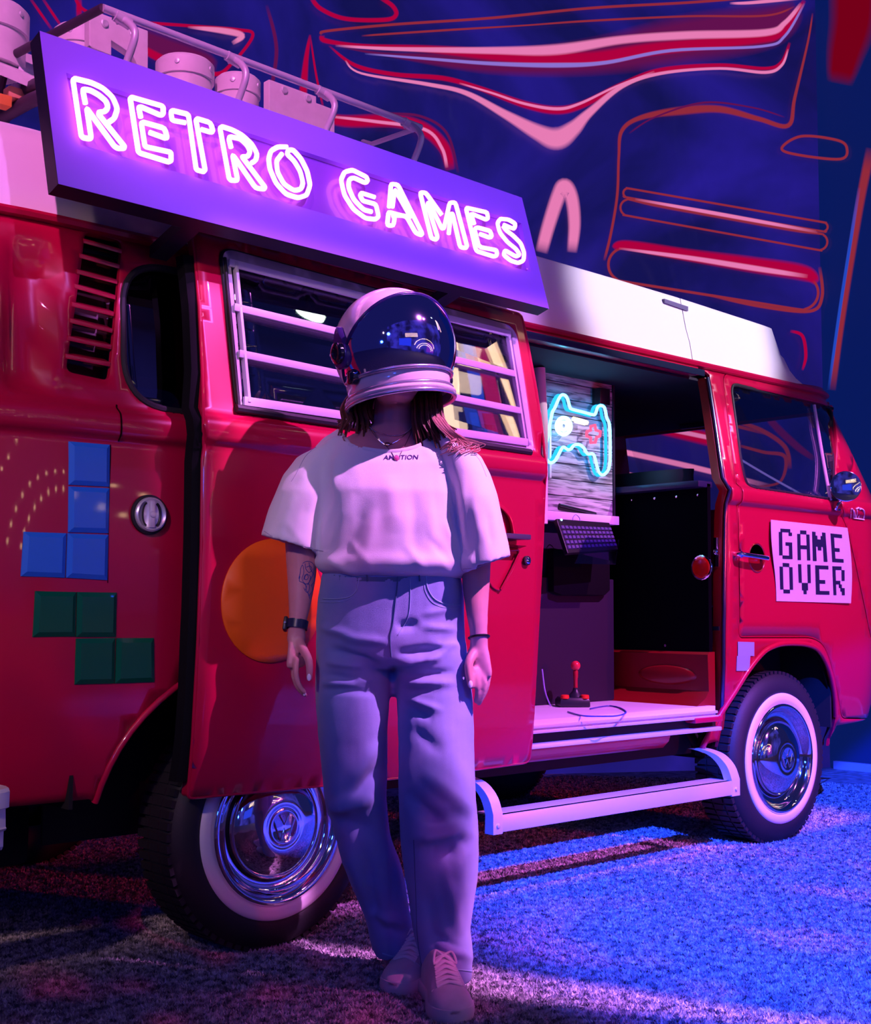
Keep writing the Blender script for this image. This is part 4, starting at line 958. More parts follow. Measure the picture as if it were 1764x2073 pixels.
LET = {
 'R': (ZA, [(500,590),(560,550),(595,440),(540,310),(430,210),(300,150),(115,105),(100,135),(190,740),(212,765),(285,778),(300,755),(252,440),(275,470),(560,860),(600,885),(660,885),(675,865),(385,505),(390,480),(450,475),(490,430),(470,360),(390,290),(290,235),(215,225),(210,250),(237,385)]),
 'E': (ZA, [(855,540),(832,430),(855,420),(1075,515),(1105,500),(1105,425),(1090,410),(758,315),(737,330),(828,920),(850,938),(1165,1035),(1193,1020),(1193,942),(1178,925),(918,868),(900,850),(862,608),(880,592),(1122,660),(1148,762),(1128,770),(950,705)]),
 'T': (ZA, [(1350,598),(1225,575),(1203,560),(1192,485),(1208,462),(1365,500),(1388,520),(1472,1108),(1490,1128),(1555,1145),(1573,1122),(1472,575),(1485,553),(1635,598),(1660,690),(1640,705),(1530,672)]),
 'R.': (ZBb, [(440,440),(480,415),(495,350),(440,250),(340,160),(240,110),(145,80),(125,98),(215,590),(235,612),(288,615),(298,598),(250,365),(270,385),(480,690),(560,700),(573,682),(360,400),(345,378),(400,378),(425,330),(400,270),(330,200),(225,180),(213,202),(235,290)]),
 'O': (ZBb, [(790,282),(700,280),(630,320),(607,400),(620,500),(680,640),(780,750),(900,788),(985,760),(1020,660),(990,520),(930,400),(855,315),(812,308),(785,348),(860,420),(920,520),(950,640),(930,700),(860,715),(760,650),(695,530),(685,420),(740,350)]),
 'G': (ZBb, [(1660,780),(1530,738),(1515,760),(1540,815),(1672,850),(1700,970),(1670,1000),(1570,990),(1450,900),(1360,760),(1325,610),(1360,530),(1440,510),(1580,580),(1592,620),(1565,638),(1450,585),(1405,605),(1400,680),(1450,800),(1550,905),(1630,925)]),
 'A': (ZC, [(145,360),(165,115),(238,125),(495,640),(478,653),(425,630),(330,460),(190,425),(140,410),(125,550),(190,555),(203,475),(185,445),(300,450),(375,470),(205,170),(180,360)]),
 'M': (ZC, [(700,445),(530,208),(470,205),(590,688),(640,700),(655,672),(548,335),(562,305),(700,585),(722,580),(782,312),(842,312),(965,770),(948,790),(892,780),(812,430),(792,430),(772,640)]),
 'E.': (ZC, [(1040,540),(1005,425),(1160,490),(1185,478),(1175,415),(962,367),(957,388),(1060,820),(1250,880),(1280,863),(1275,812),(1112,782),(1085,760),(1042,592),(1070,572),(1208,610),(1225,668),(1200,680),(1100,642)]),
 'S': (ZC, [(1350,545),(1420,575),(1460,588),(1475,535),(1400,490),(1312,482),(1282,530),(1310,630),(1390,728),(1480,800),(1520,860),(1480,880),(1362,812),(1347,860),(1420,920),(1500,948),(1558,920),(1565,840),(1530,740),(1450,660),(1372,600),(1340,555)]),
}
for k, (zf, pts) in LET.items():
    q = [sp(*zf(*p), 0.014) for p in pts]
    # round the bends a little
    r2 = []
    for i, p in enumerate(q):
        if 0 < i < len(q)-1:
            a = (q[i-1]-p); b = (q[i+1]-p); d = min(0.008, a.length*0.35, b.length*0.35)
            a = p+a.normalized()*d; b = p+b.normalized()*d; r2 += [a, (a+b)/4+p/2, b]
        else: r2.append(p)
    MB().tube(r2, 0.0066, 8).build('neon_letter', NEON, sign)
# (the board is lit by its own tubes; an added spot washes it violet)

# ================================================================ INSIDE THE VAN
CABY = 0.50
xr_ = at(1243,1200,CABY).x; 
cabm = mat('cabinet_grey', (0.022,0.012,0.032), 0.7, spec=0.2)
cab = empty('cabinet', (1.5, 0.7, 0.54), 'tall violet-grey cabinet inside the van with weathered plank upper door', 'cabinet')
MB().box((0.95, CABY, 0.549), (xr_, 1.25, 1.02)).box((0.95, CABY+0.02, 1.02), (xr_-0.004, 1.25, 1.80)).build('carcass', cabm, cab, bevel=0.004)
zt_ = at(1170,1052,CABY).z
MB().box((0.95, CABY-0.03, zt_-0.012), (xr_, CABY+0.1, zt_+0.022)).build('shelf_edge', mat('shelf_lilac', (0.62,0.55,0.75), 0.5), cab, bevel=0.002)
# planks of the upper door
plk = mat('weathered_plank', (0.40,0.34,0.42), 0.8, col2=(0.07,0.06,0.09), noise_scale=6, thr=(0.36,0.56))
n2 = plk.node_tree; tcn = [n for n in n2.nodes if n.type == 'TEX_COORD'][0]; nzn = [n for n in n2.nodes if n.type == 'TEX_NOISE'][0]
mpn = n2.nodes.new('ShaderNodeMapping'); mpn.inputs['Scale'].default_value = (1.2, 1, 14); n2.links.new(tcn.outputs['Object'], mpn.inputs[0]); n2.links.new(mpn.outputs[0], nzn.inputs['Vector'])
nzn.inputs['Distortion'].default_value = 0.6
zs = [at(1170, p, CABY).z for p in (745, 795, 850, 900, 950, 985, 1010, 1048)]
zl = np.linspace(zt_+0.024, at(1170,775,CABY).z+0.05, 10)
random.seed(3)
for i in range(9):
    a = zl[i]+0.0015; b = zl[i+1]-0.0015
    MB().box((1.02, CABY-0.006-random.random()*0.003, a), (xr_-0.012, CABY+0.02, b)).build('plank', plk, cab, bevel=0.0015)
MB().box((xr_-0.011, CABY-0.012, zl[0]), (xr_, CABY+0.02, zl[-1])).build('edge_strip', cabm, cab, bevel=0.002)
a = at(1133,1022,CABY-0.012); b = at(1206,1040,CABY-0.012)
MB().tube([a+Vector((0,0.01,-0.016)), a, b, b+Vector((0,0.01,-0.02))], 0.006, 8, flat=1).obox(a+Vector((0,0.002,-0.006)), b-a, (0,0.006,0), (0,0,-0.012)).build('door_handle', BLACK, cab)
# dark monitor arm box
o = at(1170,1155,CABY)
g = MB(); w0 = at(1110,1200,CABY-0.001).x; w1 = at(1224,1200,CABY-0.001).x
q = [(w0,0,at(1110,1110,CABY).z),(w1,0,at(1224,1135,CABY).z),(w1,0,at(1224,1195,CABY).z),(w1-0.03,0,at(1215,1205,CABY).z),(w0+0.05,0,at(1130,1205,CABY).z),(w0,0,at(1112,1198,CABY).z)]
F = [Vector((x, CABY-0.03, z)) for x, y, z in q]; B = [Vector((x, CABY-0.001, z)) for x, y, z in q]; n_ = len(F)
g.add(F+B, [tuple(range(n_)), tuple(range(n_, 2*n_))]+[(i, (i+1) % n_, n_+(i+1) % n_, n_+i) for i in range(n_)]).build('dark_tray_box', mat('tray_black', (0.004,0.004,0.006), 0.8, spec=0.1), None, bevel=0.003)
tagit(bpy.data.objects['dark_tray_box'], 'black box mounted on the cabinet below the keyboard', 'box')
# keyboard hanging in front of the cabinet
def K(px, py, y=CABY-0.10): return at(px, py, y)
kb = empty('keyboard', K(1190,1095), 'black keyboard tilted in front of the cabinet inside the van', 'keyboard')
kq = [K(1127,1050), K(1234,1058), K(1252,1112, CABY-0.16), K(1150,1120, CABY-0.16)]
nk = (kq[1]-kq[0]).cross(kq[3]-kq[0]).normalized()
if nk.y > 0: nk = -nk
MB().add(kq+[v-nk*0.018 for v in kq], [(0,1,2,3),(7,6,5,4),(0,4,5,1),(1,5,6,2),(2,6,7,3),(3,7,4,0)]).build('case', BLACK, kb, smooth=0, bevel=0.002)
KEY = mat('key_violet', (0.10,0.09,0.22), 0.4); kk = []
for r_ in range(5):
    for c_ in range(13):
        u = (c_+0.5)/13.3+0.01; v = 0.26+r_*0.145
        def bl(u, v): return (kq[0]*(1-u)+kq[1]*u)*(1-v)+(kq[3]*(1-u)+kq[2]*u)*v
        p = bl(u, v); ex = (bl(u+0.03, v)-bl(u-0.03, v)); ey = (bl(u, v+0.055)-bl(u, v-0.055))
        MB().rings([[p+ex*sx_*s+ey*sy_*s+nk*h for sx_, sy_ in ((-.5,-.5),(.5,-.5),(.5,.5),(-.5,.5))] for s, h in ((1.0,0.0),(0.78,0.006))]).build('key', KEY, kb, smooth=0)
MB().lathe([(0,0.005),(0.004,0.004),(0.005,0.001)], K(1136,1053)+nk*0.001, nk, 12).build('power_light', emis('power_led', (0.3,0.6,1.0), 4), kb)
MB().add([K(1188,1087,CABY-0.165), K(1254,1092,CABY-0.165), K(1247,1143,CABY-0.17), K(1165,1141,CABY-0.17)]+[v+Vector((0,0.003,0)) for v in (K(1188,1087,CABY-0.165), K(1254,1092,CABY-0.165), K(1247,1143,CABY-0.17), K(1165,1141,CABY-0.17))], [(0,1,2,3),(7,6,5,4),(0,4,5,1),(1,5,6,2),(2,6,7,3),(3,7,4,0)]).build('clear_card_holder', glass('clear_acrylic', (0.65,0.55,0.9), 0.1, 0.05), None, smooth=0)
tagit(bpy.data.objects['clear_card_holder'], 'transparent card holder leaning on the keyboard', 'card holder')
q = cat([K(1165,1062), K(1160,1050), K(1166,1042), K(1174,1050), K(1172,1064)], 6)
tagit(MB().tube(q, 0.0015, 6).build('loose_wire', mat('wire_violet', (0.25,0.2,0.6), 0.4), None), 'thin looped wire above the keyboard', 'wire')
# neon game pad on the planks
pad = empty('neon_gamepad', at(1170,890,CABY-0.03), 'glowing pale blue neon sign shaped like a game pad on planks', 'neon light')
ZP = lambda x, y: at(x/5.925+1080, y/5.925+730, CABY-0.045)
CY_ = emis('neon_cyan', (0.07, 0.50, 1.0), 11); CY2 = emis('neon_cyan_reflection', (0.02, 0.40, 0.9), 1.8)
P_ = [(310,450),(345,412),(385,420),(415,470),(440,560),(470,585),(600,618),(720,650),(748,630),(770,565),(800,540),(845,552),(865,600),(880,680),(912,760),(920,900),(922,1050),(920,1200),(900,1310),(840,1370),(790,1340),(755,1230),(722,1125),(650,1118),(605,1045),(550,1008),(490,1015),(450,1060),(415,1068),(360,1038),(320,1095),(270,1190),(210,1225),(160,1180),(142,1080),(170,930),(225,640),(262,560)]
MB().tube([p for p in cat([ZP(*p) for p in P_], 4, closed=True)], 0.0058, 8, closed=True).build('outline_tube', CY_, pad)
MB().tube([p+Vector((0,0.022,0)) for p in cat([ZP(*p) for p in P_], 4, closed=True)], 0.0062, 8, closed=True).build('outline_reflection', CY2, pad)  # dimmer glowing copy stands in for the tube's reflection behind it
for r_ in (100, 48):
    MB().tube([ZP(365+r_*0.85*math.cos(t), 785+r_*math.sin(t)) for t in np.linspace(0, 2*math.pi, 33)[:-1]], 0.0075, 8, closed=True).build('stick_ring', emis('neon_white_%d' % r_, (0.30,0.80,1.0), 4), pad)
MB().tube([ZP(480,700), ZP(560,720), ZP(645,745)], 0.009, 8).tube([ZP(500,735), ZP(620,765)], 0.004, 8).build('menu_bar', emis('neon_yellow', (1.0,0.70,0.40), 3), pad)
q = [(690,790),(740,775),(750,835),(805,850),(800,905),(760,920),(745,980),(690,985),(690,925),(640,905),(645,850),(690,835)]
MB().tube([ZP(*p) for p in q], 0.006, 8, closed=True).build('button_cross', emis('neon_red', (1.0,0.06,0.15), 2.5), pad)
MB().box((at(1105,800,CABY).x, CABY-0.020, at(1170,975,CABY).z), (at(1105,800,CABY).x+0.01, CABY-0.008, at(1170,830,CABY).z)).build('standoff', ALU, pad)
# curtain tube at the left of the planks
p = at(1098,745,CABY-0.06); 
tagit(MB().tube([at(1092,745,CABY-0.07), at(1098,860,CABY-0.07), at(1097,1060,CABY-0.07)], 0.022, 12).build('rolled_blind', mat('blind_cream', (0.8,0.62,0.6), 0.6), None), 'pale rolled blind hanging upright beside the planks', 'blind')
tagit(MB().box(at(1218,805,CABY-0.03)-Vector((0.03,0.02,0.03)), at(1218,805,CABY-0.03)+Vector((0.03,0.03,0.035))).build('speaker_box', BLACK, None, bevel=0.004), 'small black box at the upper right corner of the planks', 'speaker')
# joystick on the van floor
jp = Vector((at(1160,1424,0.385).x, 0.385, 0.549))
js = empty('joystick', jp, 'old black joystick with red ball grip standing on the van floor', 'joystick')
ux = Vector((0.80,-0.6,0)).normalized(); uy = Vector((0.6,0.80,0)).normalized()
def J(a, b, c): return jp+ux*a+uy*b+Vector((0,0,c))
JB = mat('joystick_black', (0.015,0.015,0.03), 0.35)
MB().rings([[J(-.055*s,-.045*s,h),J(.055*s,-.045*s,h),J(.055*s,.055*s,h),J(-.055*s,.055*s,h)] for s, h in ((1,0.0),(1,0.022),(0.86,0.034))]).build('base', JB, js, bevel=0.003)
MB().lathe([(0.034,0.03),(0.045,0.022),(0.055,0.012),(0.065,0.010),(0.068,0.006)], J(0.012,0.005,0), (0,0,1), 24).build('boot', JB, js)
MB().lathe([(0.06,0.0075),(0.10,0.0075),(0.105,0.009),(0.125,0.0095),(0.135,0.006)], J(0.012,0.005,0), (0,0,1), 16).build('shaft', mat('shaft_red', (0.35,0.01,0.03), 0.3), js)
c = J(0.012,0.005,0.147)
MB().lathe([(0.018*math.cos(t), 0.018*math.sin(t)) for t in np.linspace(math.pi, 0, 12)], c, (0,0,1), 24).build('ball_grip', mat('ball_red', (0.6,0.02,0.05), 0.2, coat=0.5), js)
for a, b in ((-.035,-.03),(.038,-.03)): MB().lathe([(0.030,0.016),(0.042,0.015),(0.044,0.010),(0.044,0.001)], J(a, b, 0), (0,0,1), 20).build('fire_button', mat('button_red', (0.7,0.03,0.02), 0.3), js)
g = MB(); q = [atz(a, b+9, 0.551) for a, b in ((1150,1432),(1180,1440),(1215,1441),(1250,1440),(1268,1433),(1255,1424),(1235,1420),(1215,1422),(1195,1426))]
g.tube(cat(q, 6), 0.0026, 6).build('cable', mat('cable_blue', (0.05,0.06,0.4), 0.4), js)
tagit(MB().tube(cat([at(1098,1355,CABY-0.05), at(1104,1400,CABY-0.08), Vector((at(1115,1424,0.42).x, 0.42, 0.552))], 8), 0.003, 6).build('grey_cable', MATS['wire_violet'], None), 'thin cable running down to the joystick by the door edge', 'cable')

# ================================================================ STICKERS AND POSTER
def blocks(name, cells, cmat, label):
    root = None; first = None
    cs = [onx(c) for c in cells]
    cen = on(*cells[0][0])
    root = empty(name, (cen.x, YB, cen.z), label, 'sticker')
    for c, cq in zip(cells, cs):
        P = [on(a, b, 0) for a, b in c]; ce = sum(P, Vector())/4
        f = lambda s, h: [Vector((v.x, S(v.x, v.z)-h, v.z)) for v in [ce+(p-ce)*s for p in P]]
        n_ = 4
        MB().rings([f(0.995,0.0), f(0.985,0.0030), f(0.78,0.0085)], cap0=False).build('raised_square', cmat, root, smooth=20)
    return root
BL = mat('blue_vinyl', (0.02,0.18,0.75), 0.32, coat=0.3); GR = mat('green_vinyl', (0.0,0.11,0.045), 0.25, coat=0.6)
blocks('blue_square_sticker', [[(138,893),(222,900),(221,986),(138,982)], [(138,984),(221,988),(219,1080),(137,1078)], [(136,1079),(219,1082),(217,1175),(133,1170)], [(47,1076),(134,1079),(131,1170),(41,1167)]], BL, 'blue sticker of four raised squares, stepped, on the rear side of the van')
blocks('green_square_sticker', [[(70,1196),(154,1198),(152,1289),(65,1290)], [(155,1198),(236,1199),(234,1290),(153,1290)], [(153,1292),(233,1291),(231,1384),(150,1386)], [(235,1291),(311,1291),(312,1381),(232,1384)]], GR, 'green sticker of four raised squares, zigzag, below the blue one')
# poster with pixel lettering
post_ = empty('game_over_poster', on(1640,1220), 'white paper poster with dark pixel letters GAME OVER on the front door', 'poster')
ZG = lambda x, y: (x/9.284+1550, y/9.284+1030)
TL, TR, BR, BLq = ZG(105,205), ZG(1545,358), ZG(1592,1775), ZG(205,1735)
def wav(u, v):
    return -(0.004+0.010*(u-0.35)**2+0.004*math.sin(v*5+1)*(1-u)+0.006*max(0, 0.25-u)*4*abs(math.sin(v*3.3)))
def pst(px, py, o=0.0):
    u = (px-1562)/155; v = (py-1060)/160; return on(px, py, wav(u, v)+o)
nu, nv = 16, 18; vs = []; fs = []
def epx(u, v):
    a = Vector(TL)*(1-u)+Vector(TR)*u; b = Vector(BLq)*(1-u)+Vector(BR)*u; p = a*(1-v)+b*v
    bul = 4*v*(1-v); 
    p.x += (6.0*u*math.sin(v*math.pi*0.9) - 1.5*(1-u)*math.sin(v*6))
    # rounded outer corners
    return p
for j in range(nv+1):
    for i in range(nu+1):
        p = epx(i/nu, j/nv); vs.append(pst(p.x, p.y))
n = len(vs)
for j in range(nv):
    for i in range(nu): a = j*(nu+1)+i; fs.append((a, a+nu+1, a+nu+2, a+1))
bk_ = [v+Vector((0,0.0012,0)) for v in vs]
F2 = [tuple(i+n for i in f[::-1]) for f in fs]
rim = [i for i in range(nu+1)]+[(nu+1)*j+nu for j in range(1, nv+1)]+[(nu+1)*nv+i for i in range(nu-1, -1, -1)]+[(nu+1)*j for j in range(nv-1, 0, -1)]
F3 = [(rim[k], rim[(k+1) % len(rim)], rim[(k+1) % len(rim)]+n, rim[k]+n) for k in range(len(rim))]
from_py('paper', vs+bk_, fs+F2+F3, mat('poster_paper', (0.62,0.64,0.85), 0.6), post_, smooth=True, sharp=50)
_s = '##....##'
FNT = {'G': ['.######.',_s,'##......','##......','##..####',_s,_s,_s,'..######'], 'A': ['..####..',_s,_s,_s,'########',_s,_s,_s],
 'M': ['##....##','###..###','########','########','##.##.##',_s,_s,_s], 'E': ['#######','##.....','##.....','##.....','#####..','##.....','##.....','#######'],
 'O': ['..####..',_s,_s,_s,_s,_s,_s,'..####..'], 'V': [_s,_s,_s,_s,_s,'..####..','..####..','...##...'],
 'R': ['######..',_s,_s,_s,'#####...','##..##..','##...###',_s]}
LB = [('G',(255,370),(500,385),(512,945),(265,935)),('A',(600,400),(828,415),(848,970),(612,962)),('M',(882,428),(1130,450),(1170,997),(898,978)),('E',(1228,462),(1440,485),(1475,1012),(1262,998)),
 ('O',(268,1012),(510,1028),(525,1592),(285,1585)),('V',(618,1040),(850,1048),(862,1605),(640,1600)),('E',(940,1060),(1185,1070),(1208,1615),(955,1610)),('R',(1262,1078),(1490,1085),(1495,1625),(1285,1622))]
INK = mat('ink_navy', (0.006,0.012,0.06), 0.6)
for ch_, a, b, c, d in LB:
    rows = FNT[ch_]; nr = len(rows); nc = len(rows[0]); g = MB()
    for j, rw in enumerate(rows):
        i = 0
        while i < nc:
            if rw[i] == '#':
                i1 = i
                while i1 < nc and rw[i1] == '#': i1 += 1
                P = []
                for (u, v) in ((i, j), (i1, j), (i1, j+1), (i, j+1)):
                    u /= nc; v /= nr
                    x = (a[0]*(1-u)+b[0]*u)*(1-v)+(d[0]*(1-u)+c[0]*u)*v; y = (a[1]*(1-u)+b[1]*u)*(1-v)+(d[1]*(1-u)+c[1]*u)*v
                    P.append(pst(*ZG(x, y), -0.0014))
                g.add(P+[p+Vector((0,0.001,0)) for p in P], [(0,3,2,1),(4,5,6,7),(0,1,5,4),(1,2,6,5),(2,3,7,6),(3,0,4,7)]); i = i1
            else: i += 1
    g.build('printed_letter', INK, post_, smooth=0)
# white script painted on the nose corner: only its first strokes show
g = MB(); Q = lambda x, y: on(x/9.423+1660, y/9.42+900, -0.003)
for L in ([(590,1390),(600,1230),(640,1250),(655,1400)], [(660,1260),(690,1390),(720,1260)], [(700,1230),(760,1210),(740,1400)], [(760,1230),(830,1240),(840,1410)], [(780,1210),(850,1260),(845,1400)], [(640,1400),(850,1430)]):
    g.tube(cat([Q(*p) for p in L], 4), 0.0035, 6, flat=0.5)
g.build('script_lettering', mat('script_white', (0.85,0.8,0.9), 0.5), van)

# rear bumper, its wrap-round end cut by the left picture edge
zb0 = at(0,1725,-0.02).z; zb1 = at(0,1596,-0.02).z; xe = at(22,1640,-0.02).x; hh = zb1-zb0
def bsec(x, s): 
    k = lambda y, z: Vector((x, y*s+0.05*(1-s), zb0+hh*z))
    return [k(-0.010,0.0),k(-0.018,0.06),k(-0.018,0.30),k(-0.032,0.33),k(-0.036,0.36),k(-0.030,0.38),k(-0.026,0.66),k(-0.048,0.70),k(-0.050,0.95),k(-0.042,1.0),k(0.06,1.0),k(0.06,0.0)]
MB().rings([bsec(x, s) for x, s in ((-1.5,1),(xe-0.08,1),(xe-0.03,0.95),(xe-0.008,0.8),(xe,0.45))]).build('rear_bumper', WHITE, van, smooth=35)
# ================================================================ THE PERSON
def remesh(mb, name, voxel, smooth_it=4, fac=0.5):
    me = bpy.data.meshes.new(name); me.from_pydata([tuple(v) for v in mb.v], [], mb.f)
    bm = bmesh.new(); bm.from_mesh(me)
    # each closed shell must face outwards
    bmesh.ops.recalc_face_normals(bm, faces=bm.faces); bm.to_mesh(me); bm.free()
    o = bpy.data.objects.new('tmp_'+name, me); COL.objects.link(o)
    r = o.modifiers.new('r', 'REMESH'); r.mode = 'VOXEL'; r.voxel_size = voxel; r.adaptivity = 0
    if smooth_it:
        s = o.modifiers.new('s', 'SMOOTH'); s.factor = fac; s.iterations = smooth_it
    dg = bpy.context.evaluated_depsgraph_get(); dg.update()
    m2 = bpy.data.meshes.new_from_object(o.evaluated_get(dg)); m2.name = name
    bpy.data.objects.remove(o); return m2
def displace(me, fn):
    n = len(me.vertices); co = np.zeros(n*3); me.vertices.foreach_get('co', co); co = co.reshape(-1, 3)
    no = np.zeros(n*3); me.vertices.foreach_get('normal', no); no = no.reshape(-1, 3)
    d = fn(co, no); co = co+no*d[:, None]; me.vertices.foreach_set('co', co.ravel()); me.update()
def pxof(co):                                   # where points appear in the photograph (pixels) and how deep they lie
    d = co-np.array(CAM); z = d@np.array(FW); return W/2+FPX*(d@np.array(RT))/z, H/2-FPX*(d@np.array(UP))/z, z
def ell(cx, cy, D, hw, hd, n=28, up=None, tilt=0.0, pw=2.0):
    # cross-section ring centred at pixel (cx, cy) depth D; hw px wide, hd metres deep; level ring unless tilted
    c = atd(cx, cy, D); w = hw*PXM(D); ex = Vector((RT.x, RT.y, 0)).normalized(); ey = Vector((FW.x, FW.y, 0)).normalized()
    ex = (ex*math.cos(tilt)+Vector((0,0,1))*math.sin(tilt)); out = []
    for k in range(n):
        a = 2*math.pi*k/n; ca, sa = math.cos(a), math.sin(a)
        ca = math.copysign(abs(ca)**(2/pw), ca); sa = math.copysign(abs(sa)**(2/pw), sa)
        out.append(c+ex*w*ca+ey*hd*sa)
    return out
def smoothshade(me):
    me.polygons.foreach_set('use_smooth', np.ones(len(me.polygons), bool)); me.update()
EX = Vector((RT.x, RT.y, 0)).normalized(); EY = Vector((FW.x, FW.y, 0)).normalized()
D0 = 3.12
person = empty('person', atz(850, 1990, 0.0), 'person in space helmet, white tee and wide blue jeans leaning by the red van', 'person')
SKIN = mat('skin', (0.66,0.27,0.30), 0.45, sss=0.12, noise_amt=0.06, noise_scale=40)

# ---- body: neck, chin, chest, arms, hands, legs as ONE surface
b = MB()
def limb(pts, n=16, flat=1.0): # pts (px, py, D, radius m)
    P = [atd(a, b_, d) for a, b_, d, r in pts]; R_ = [r for *_, r in pts]
    q = cat([Vector((p.x, p.y, p.z)) for p in P], 5); rr = []
    for i in range(len(P)-1):
        for k in range(5): t = k/5; rr.append(R_[i]*(1-t)+R_[i+1]*t)
    rr.append(R_[-1])
    # rounded ends
    d0 = (q[0]-q[1]).normalized(); d1 = (q[-1]-q[-2]).normalized()
    q = [q[0]+d0*rr[0]*0.8, q[0]+d0*rr[0]*0.5]+q+[q[-1]+d1*rr[-1]*0.5, q[-1]+d1*rr[-1]*0.8]
    rr = [rr[0]*0.45, rr[0]*0.8]+rr+[rr[-1]*0.8, rr[-1]*0.45]
    b.tube(q, rr, n, flat=flat)
# head (inside the helmet) with jaw; neck; torso
b.rings([ell(800,y,D0+dd,hw,hd) for y, hw, hd, dd in ((640,8,0.01,0.02),(650,38,0.055,0.02),(675,58,0.085,0.02),(715,64,0.098,0.01),(755,60,0.095,0.0),(785,50,0.080,-0.01),(808,36,0.06,-0.025),(818,18,0.035,-0.03))])
limb([(800,770,D0+0.03,0.050),(798,820,D0+0.03,0.049),(795,860,D0+0.03,0.052),(792,900,D0+0.02,0.07)])
b.rings([ell(cx,y,D0+dd,hw,hd,pw=2.3) for cx, y, hw, hd, dd in ((794,862,40,0.045,0.04),(790,880,75,0.056,0.045),(788,900,110,0.072,0.04),(790,925,142,0.090,0.03),(795,1000,120,0.10,0.02),(797,1080,112,0.095,0.02),(797,1140,115,0.095,0.02),(797,1220,132,0.105,0.03),(800,1290,140,0.11,0.04),(800,1330,100,0.09,0.05))])
# arms
limb([(668,930,D0+0.02,0.040),(628,985,D0,0.047),(612,1060,D0-0.01,0.042),(610,1120,D0-0.01,0.038),(611,1160,D0-0.015,0.0365),(608,1210,D0-0.03,0.029),(604,1250,D0-0.04,0.0225),(601,1275,D0-0.04,0.0215),(600,1295,D0-0.04,0.023)])
limb([(912,930,D0+0.0,0.040),(950,985,D0-0.02,0.047),(962,1070,D0-0.03,0.042),(964,1140,D0-0.03,0.036),(964,1185,D0-0.035,0.0335),(966,1235,D0-0.05,0.027),(969,1275,D0-0.06,0.0215),(970,1300,D0-0.06,0.0215),(970,1320,D0-0.06,0.023)])
# hands: palm as a flat loft, four fingers and a thumb
def palm(rows):
    b.rings([[atd(cx, cy, D)+EX*(hw*math.cos(a))*math.cos(yw)+EY*(hw*math.cos(a))*math.sin(yw)-EX*(ht*math.sin(a))*math.sin(yw)+EY*(ht*math.sin(a))*math.cos(yw) for a in np.linspace(0, 2*math.pi, 17)[:-1]] for cx, cy, D, hw, ht, yw in rows])
# the person's right hand (left in the picture), back of the hand turned outwards
yw = 1.1
palm([(600,1285,D0-0.04,0.023,0.016,0.9),(601,1305,D0-0.042,0.030,0.0155,yw),(602,1325,D0-0.045,0.037,0.015,yw),(600,1342,D0-0.048,0.039,0.0135,yw),(598,1352,D0-0.05,0.034,0.010,yw)])
def finger(pts, r0=0.0088, r1=0.0062): 
    n_ = len(pts); limb([(*p, r0+(r1-r0)*i/(n_-1)) for i, p in enumerate(pts)], 10)
finger([(601,1335,D0-0.078),(599,1362,D0-0.088),(605,1386,D0-0.09),(616,1401,D0-0.088)])
finger([(598,1342,D0-0.058),(596,1368,D0-0.068),(604,1392,D0-0.072),(618,1407,D0-0.072)])
finger([(596,1342,D0-0.040),(595,1367,D0-0.048),(604,1390,D0-0.054),(616,1402,D0-0.056)], 0.0085)
finger([(594,1338,D0-0.022),(594,1358,D0-0.028),(600,1377,D0-0.034),(609,1388,D0-0.038)], 0.0078, 0.0058)
finger([(606,1300,D0-0.055),(616,1318,D0-0.075),(625,1336,D0-0.090),(627,1356,D0-0.095),(626,1374,D0-0.095)], 0.0125, 0.0078)
# the person's left hand (right in the picture)
palm([(970,1308,D0-0.06,0.023,0.017,-0.6),(968,1325,D0-0.062,0.031,0.0165,-0.5),(967,1343,D0-0.064,0.036,0.016,-0.5),(969,1360,D0-0.066,0.037,0.0145,-0.5),(972,1370,D0-0.068,0.031,0.011,-0.5)])
finger([(962,1356,D0-0.085),(966,1380,D0-0.092),(967,1402,D0-0.086),(964,1420,D0-0.076)])
finger([(972,1360,D0-0.078),(980,1380,D0-0.084),(978,1404,D0-0.078),(970,1425,D0-0.070)])
finger([(980,1358,D0-0.066),(987,1376,D0-0.070),(984,1396,D0-0.066),(976,1414,D0-0.060)], 0.0086)
finger([(986,1350,D0-0.054),(990,1366,D0-0.056),(987,1383,D0-0.054),(981,1396,D0-0.050)], 0.0078, 0.006)
finger([(960,1322,D0-0.075),(951,1338,D0-0.090),(949,1358,D0-0.098),(952,1378,D0-0.100),(954,1390,D0-0.100)], 0.0125, 0.0078)
# legs
def leg(pts): limb(pts, 16)
leg([(740,1290,D0+0.03,0.085),(728,1450,D0+0.02,0.070),(732,1620,D0,0.052),(765,1750,D0+0.02,0.048),(798,1880,D0+0.05,0.036),(808,1950,D0+0.05,0.034)])
leg([(862,1290,D0+0.03,0.085),(880,1450,D0-0.02,0.070),(890,1630,D0-0.09,0.052),(895,1780,D0-0.09,0.046),(905,1920,D0-0.10,0.036),(908,1985,D0-0.11,0.034)])
bme = remesh(b, 'body', 0.0042, 3, 0.5); smoothshade(bme)
body_o = link('body', bme, SKIN, person)
bvh_body = BVHTree.FromPolygons([v.co for v in bme.vertices], [tuple(p.vertices) for p in bme.polygons])
def hit(bvh, px, py, lift=0.0):
    d = ray(px, py).normalized(); h_ = bvh.ray_cast(CAM, d)
    if h_[0] is None: return None
    n_ = h_[1]; n_ = n_ if n_.dot(d) < 0 else -n_
    return h_[0]+n_*lift
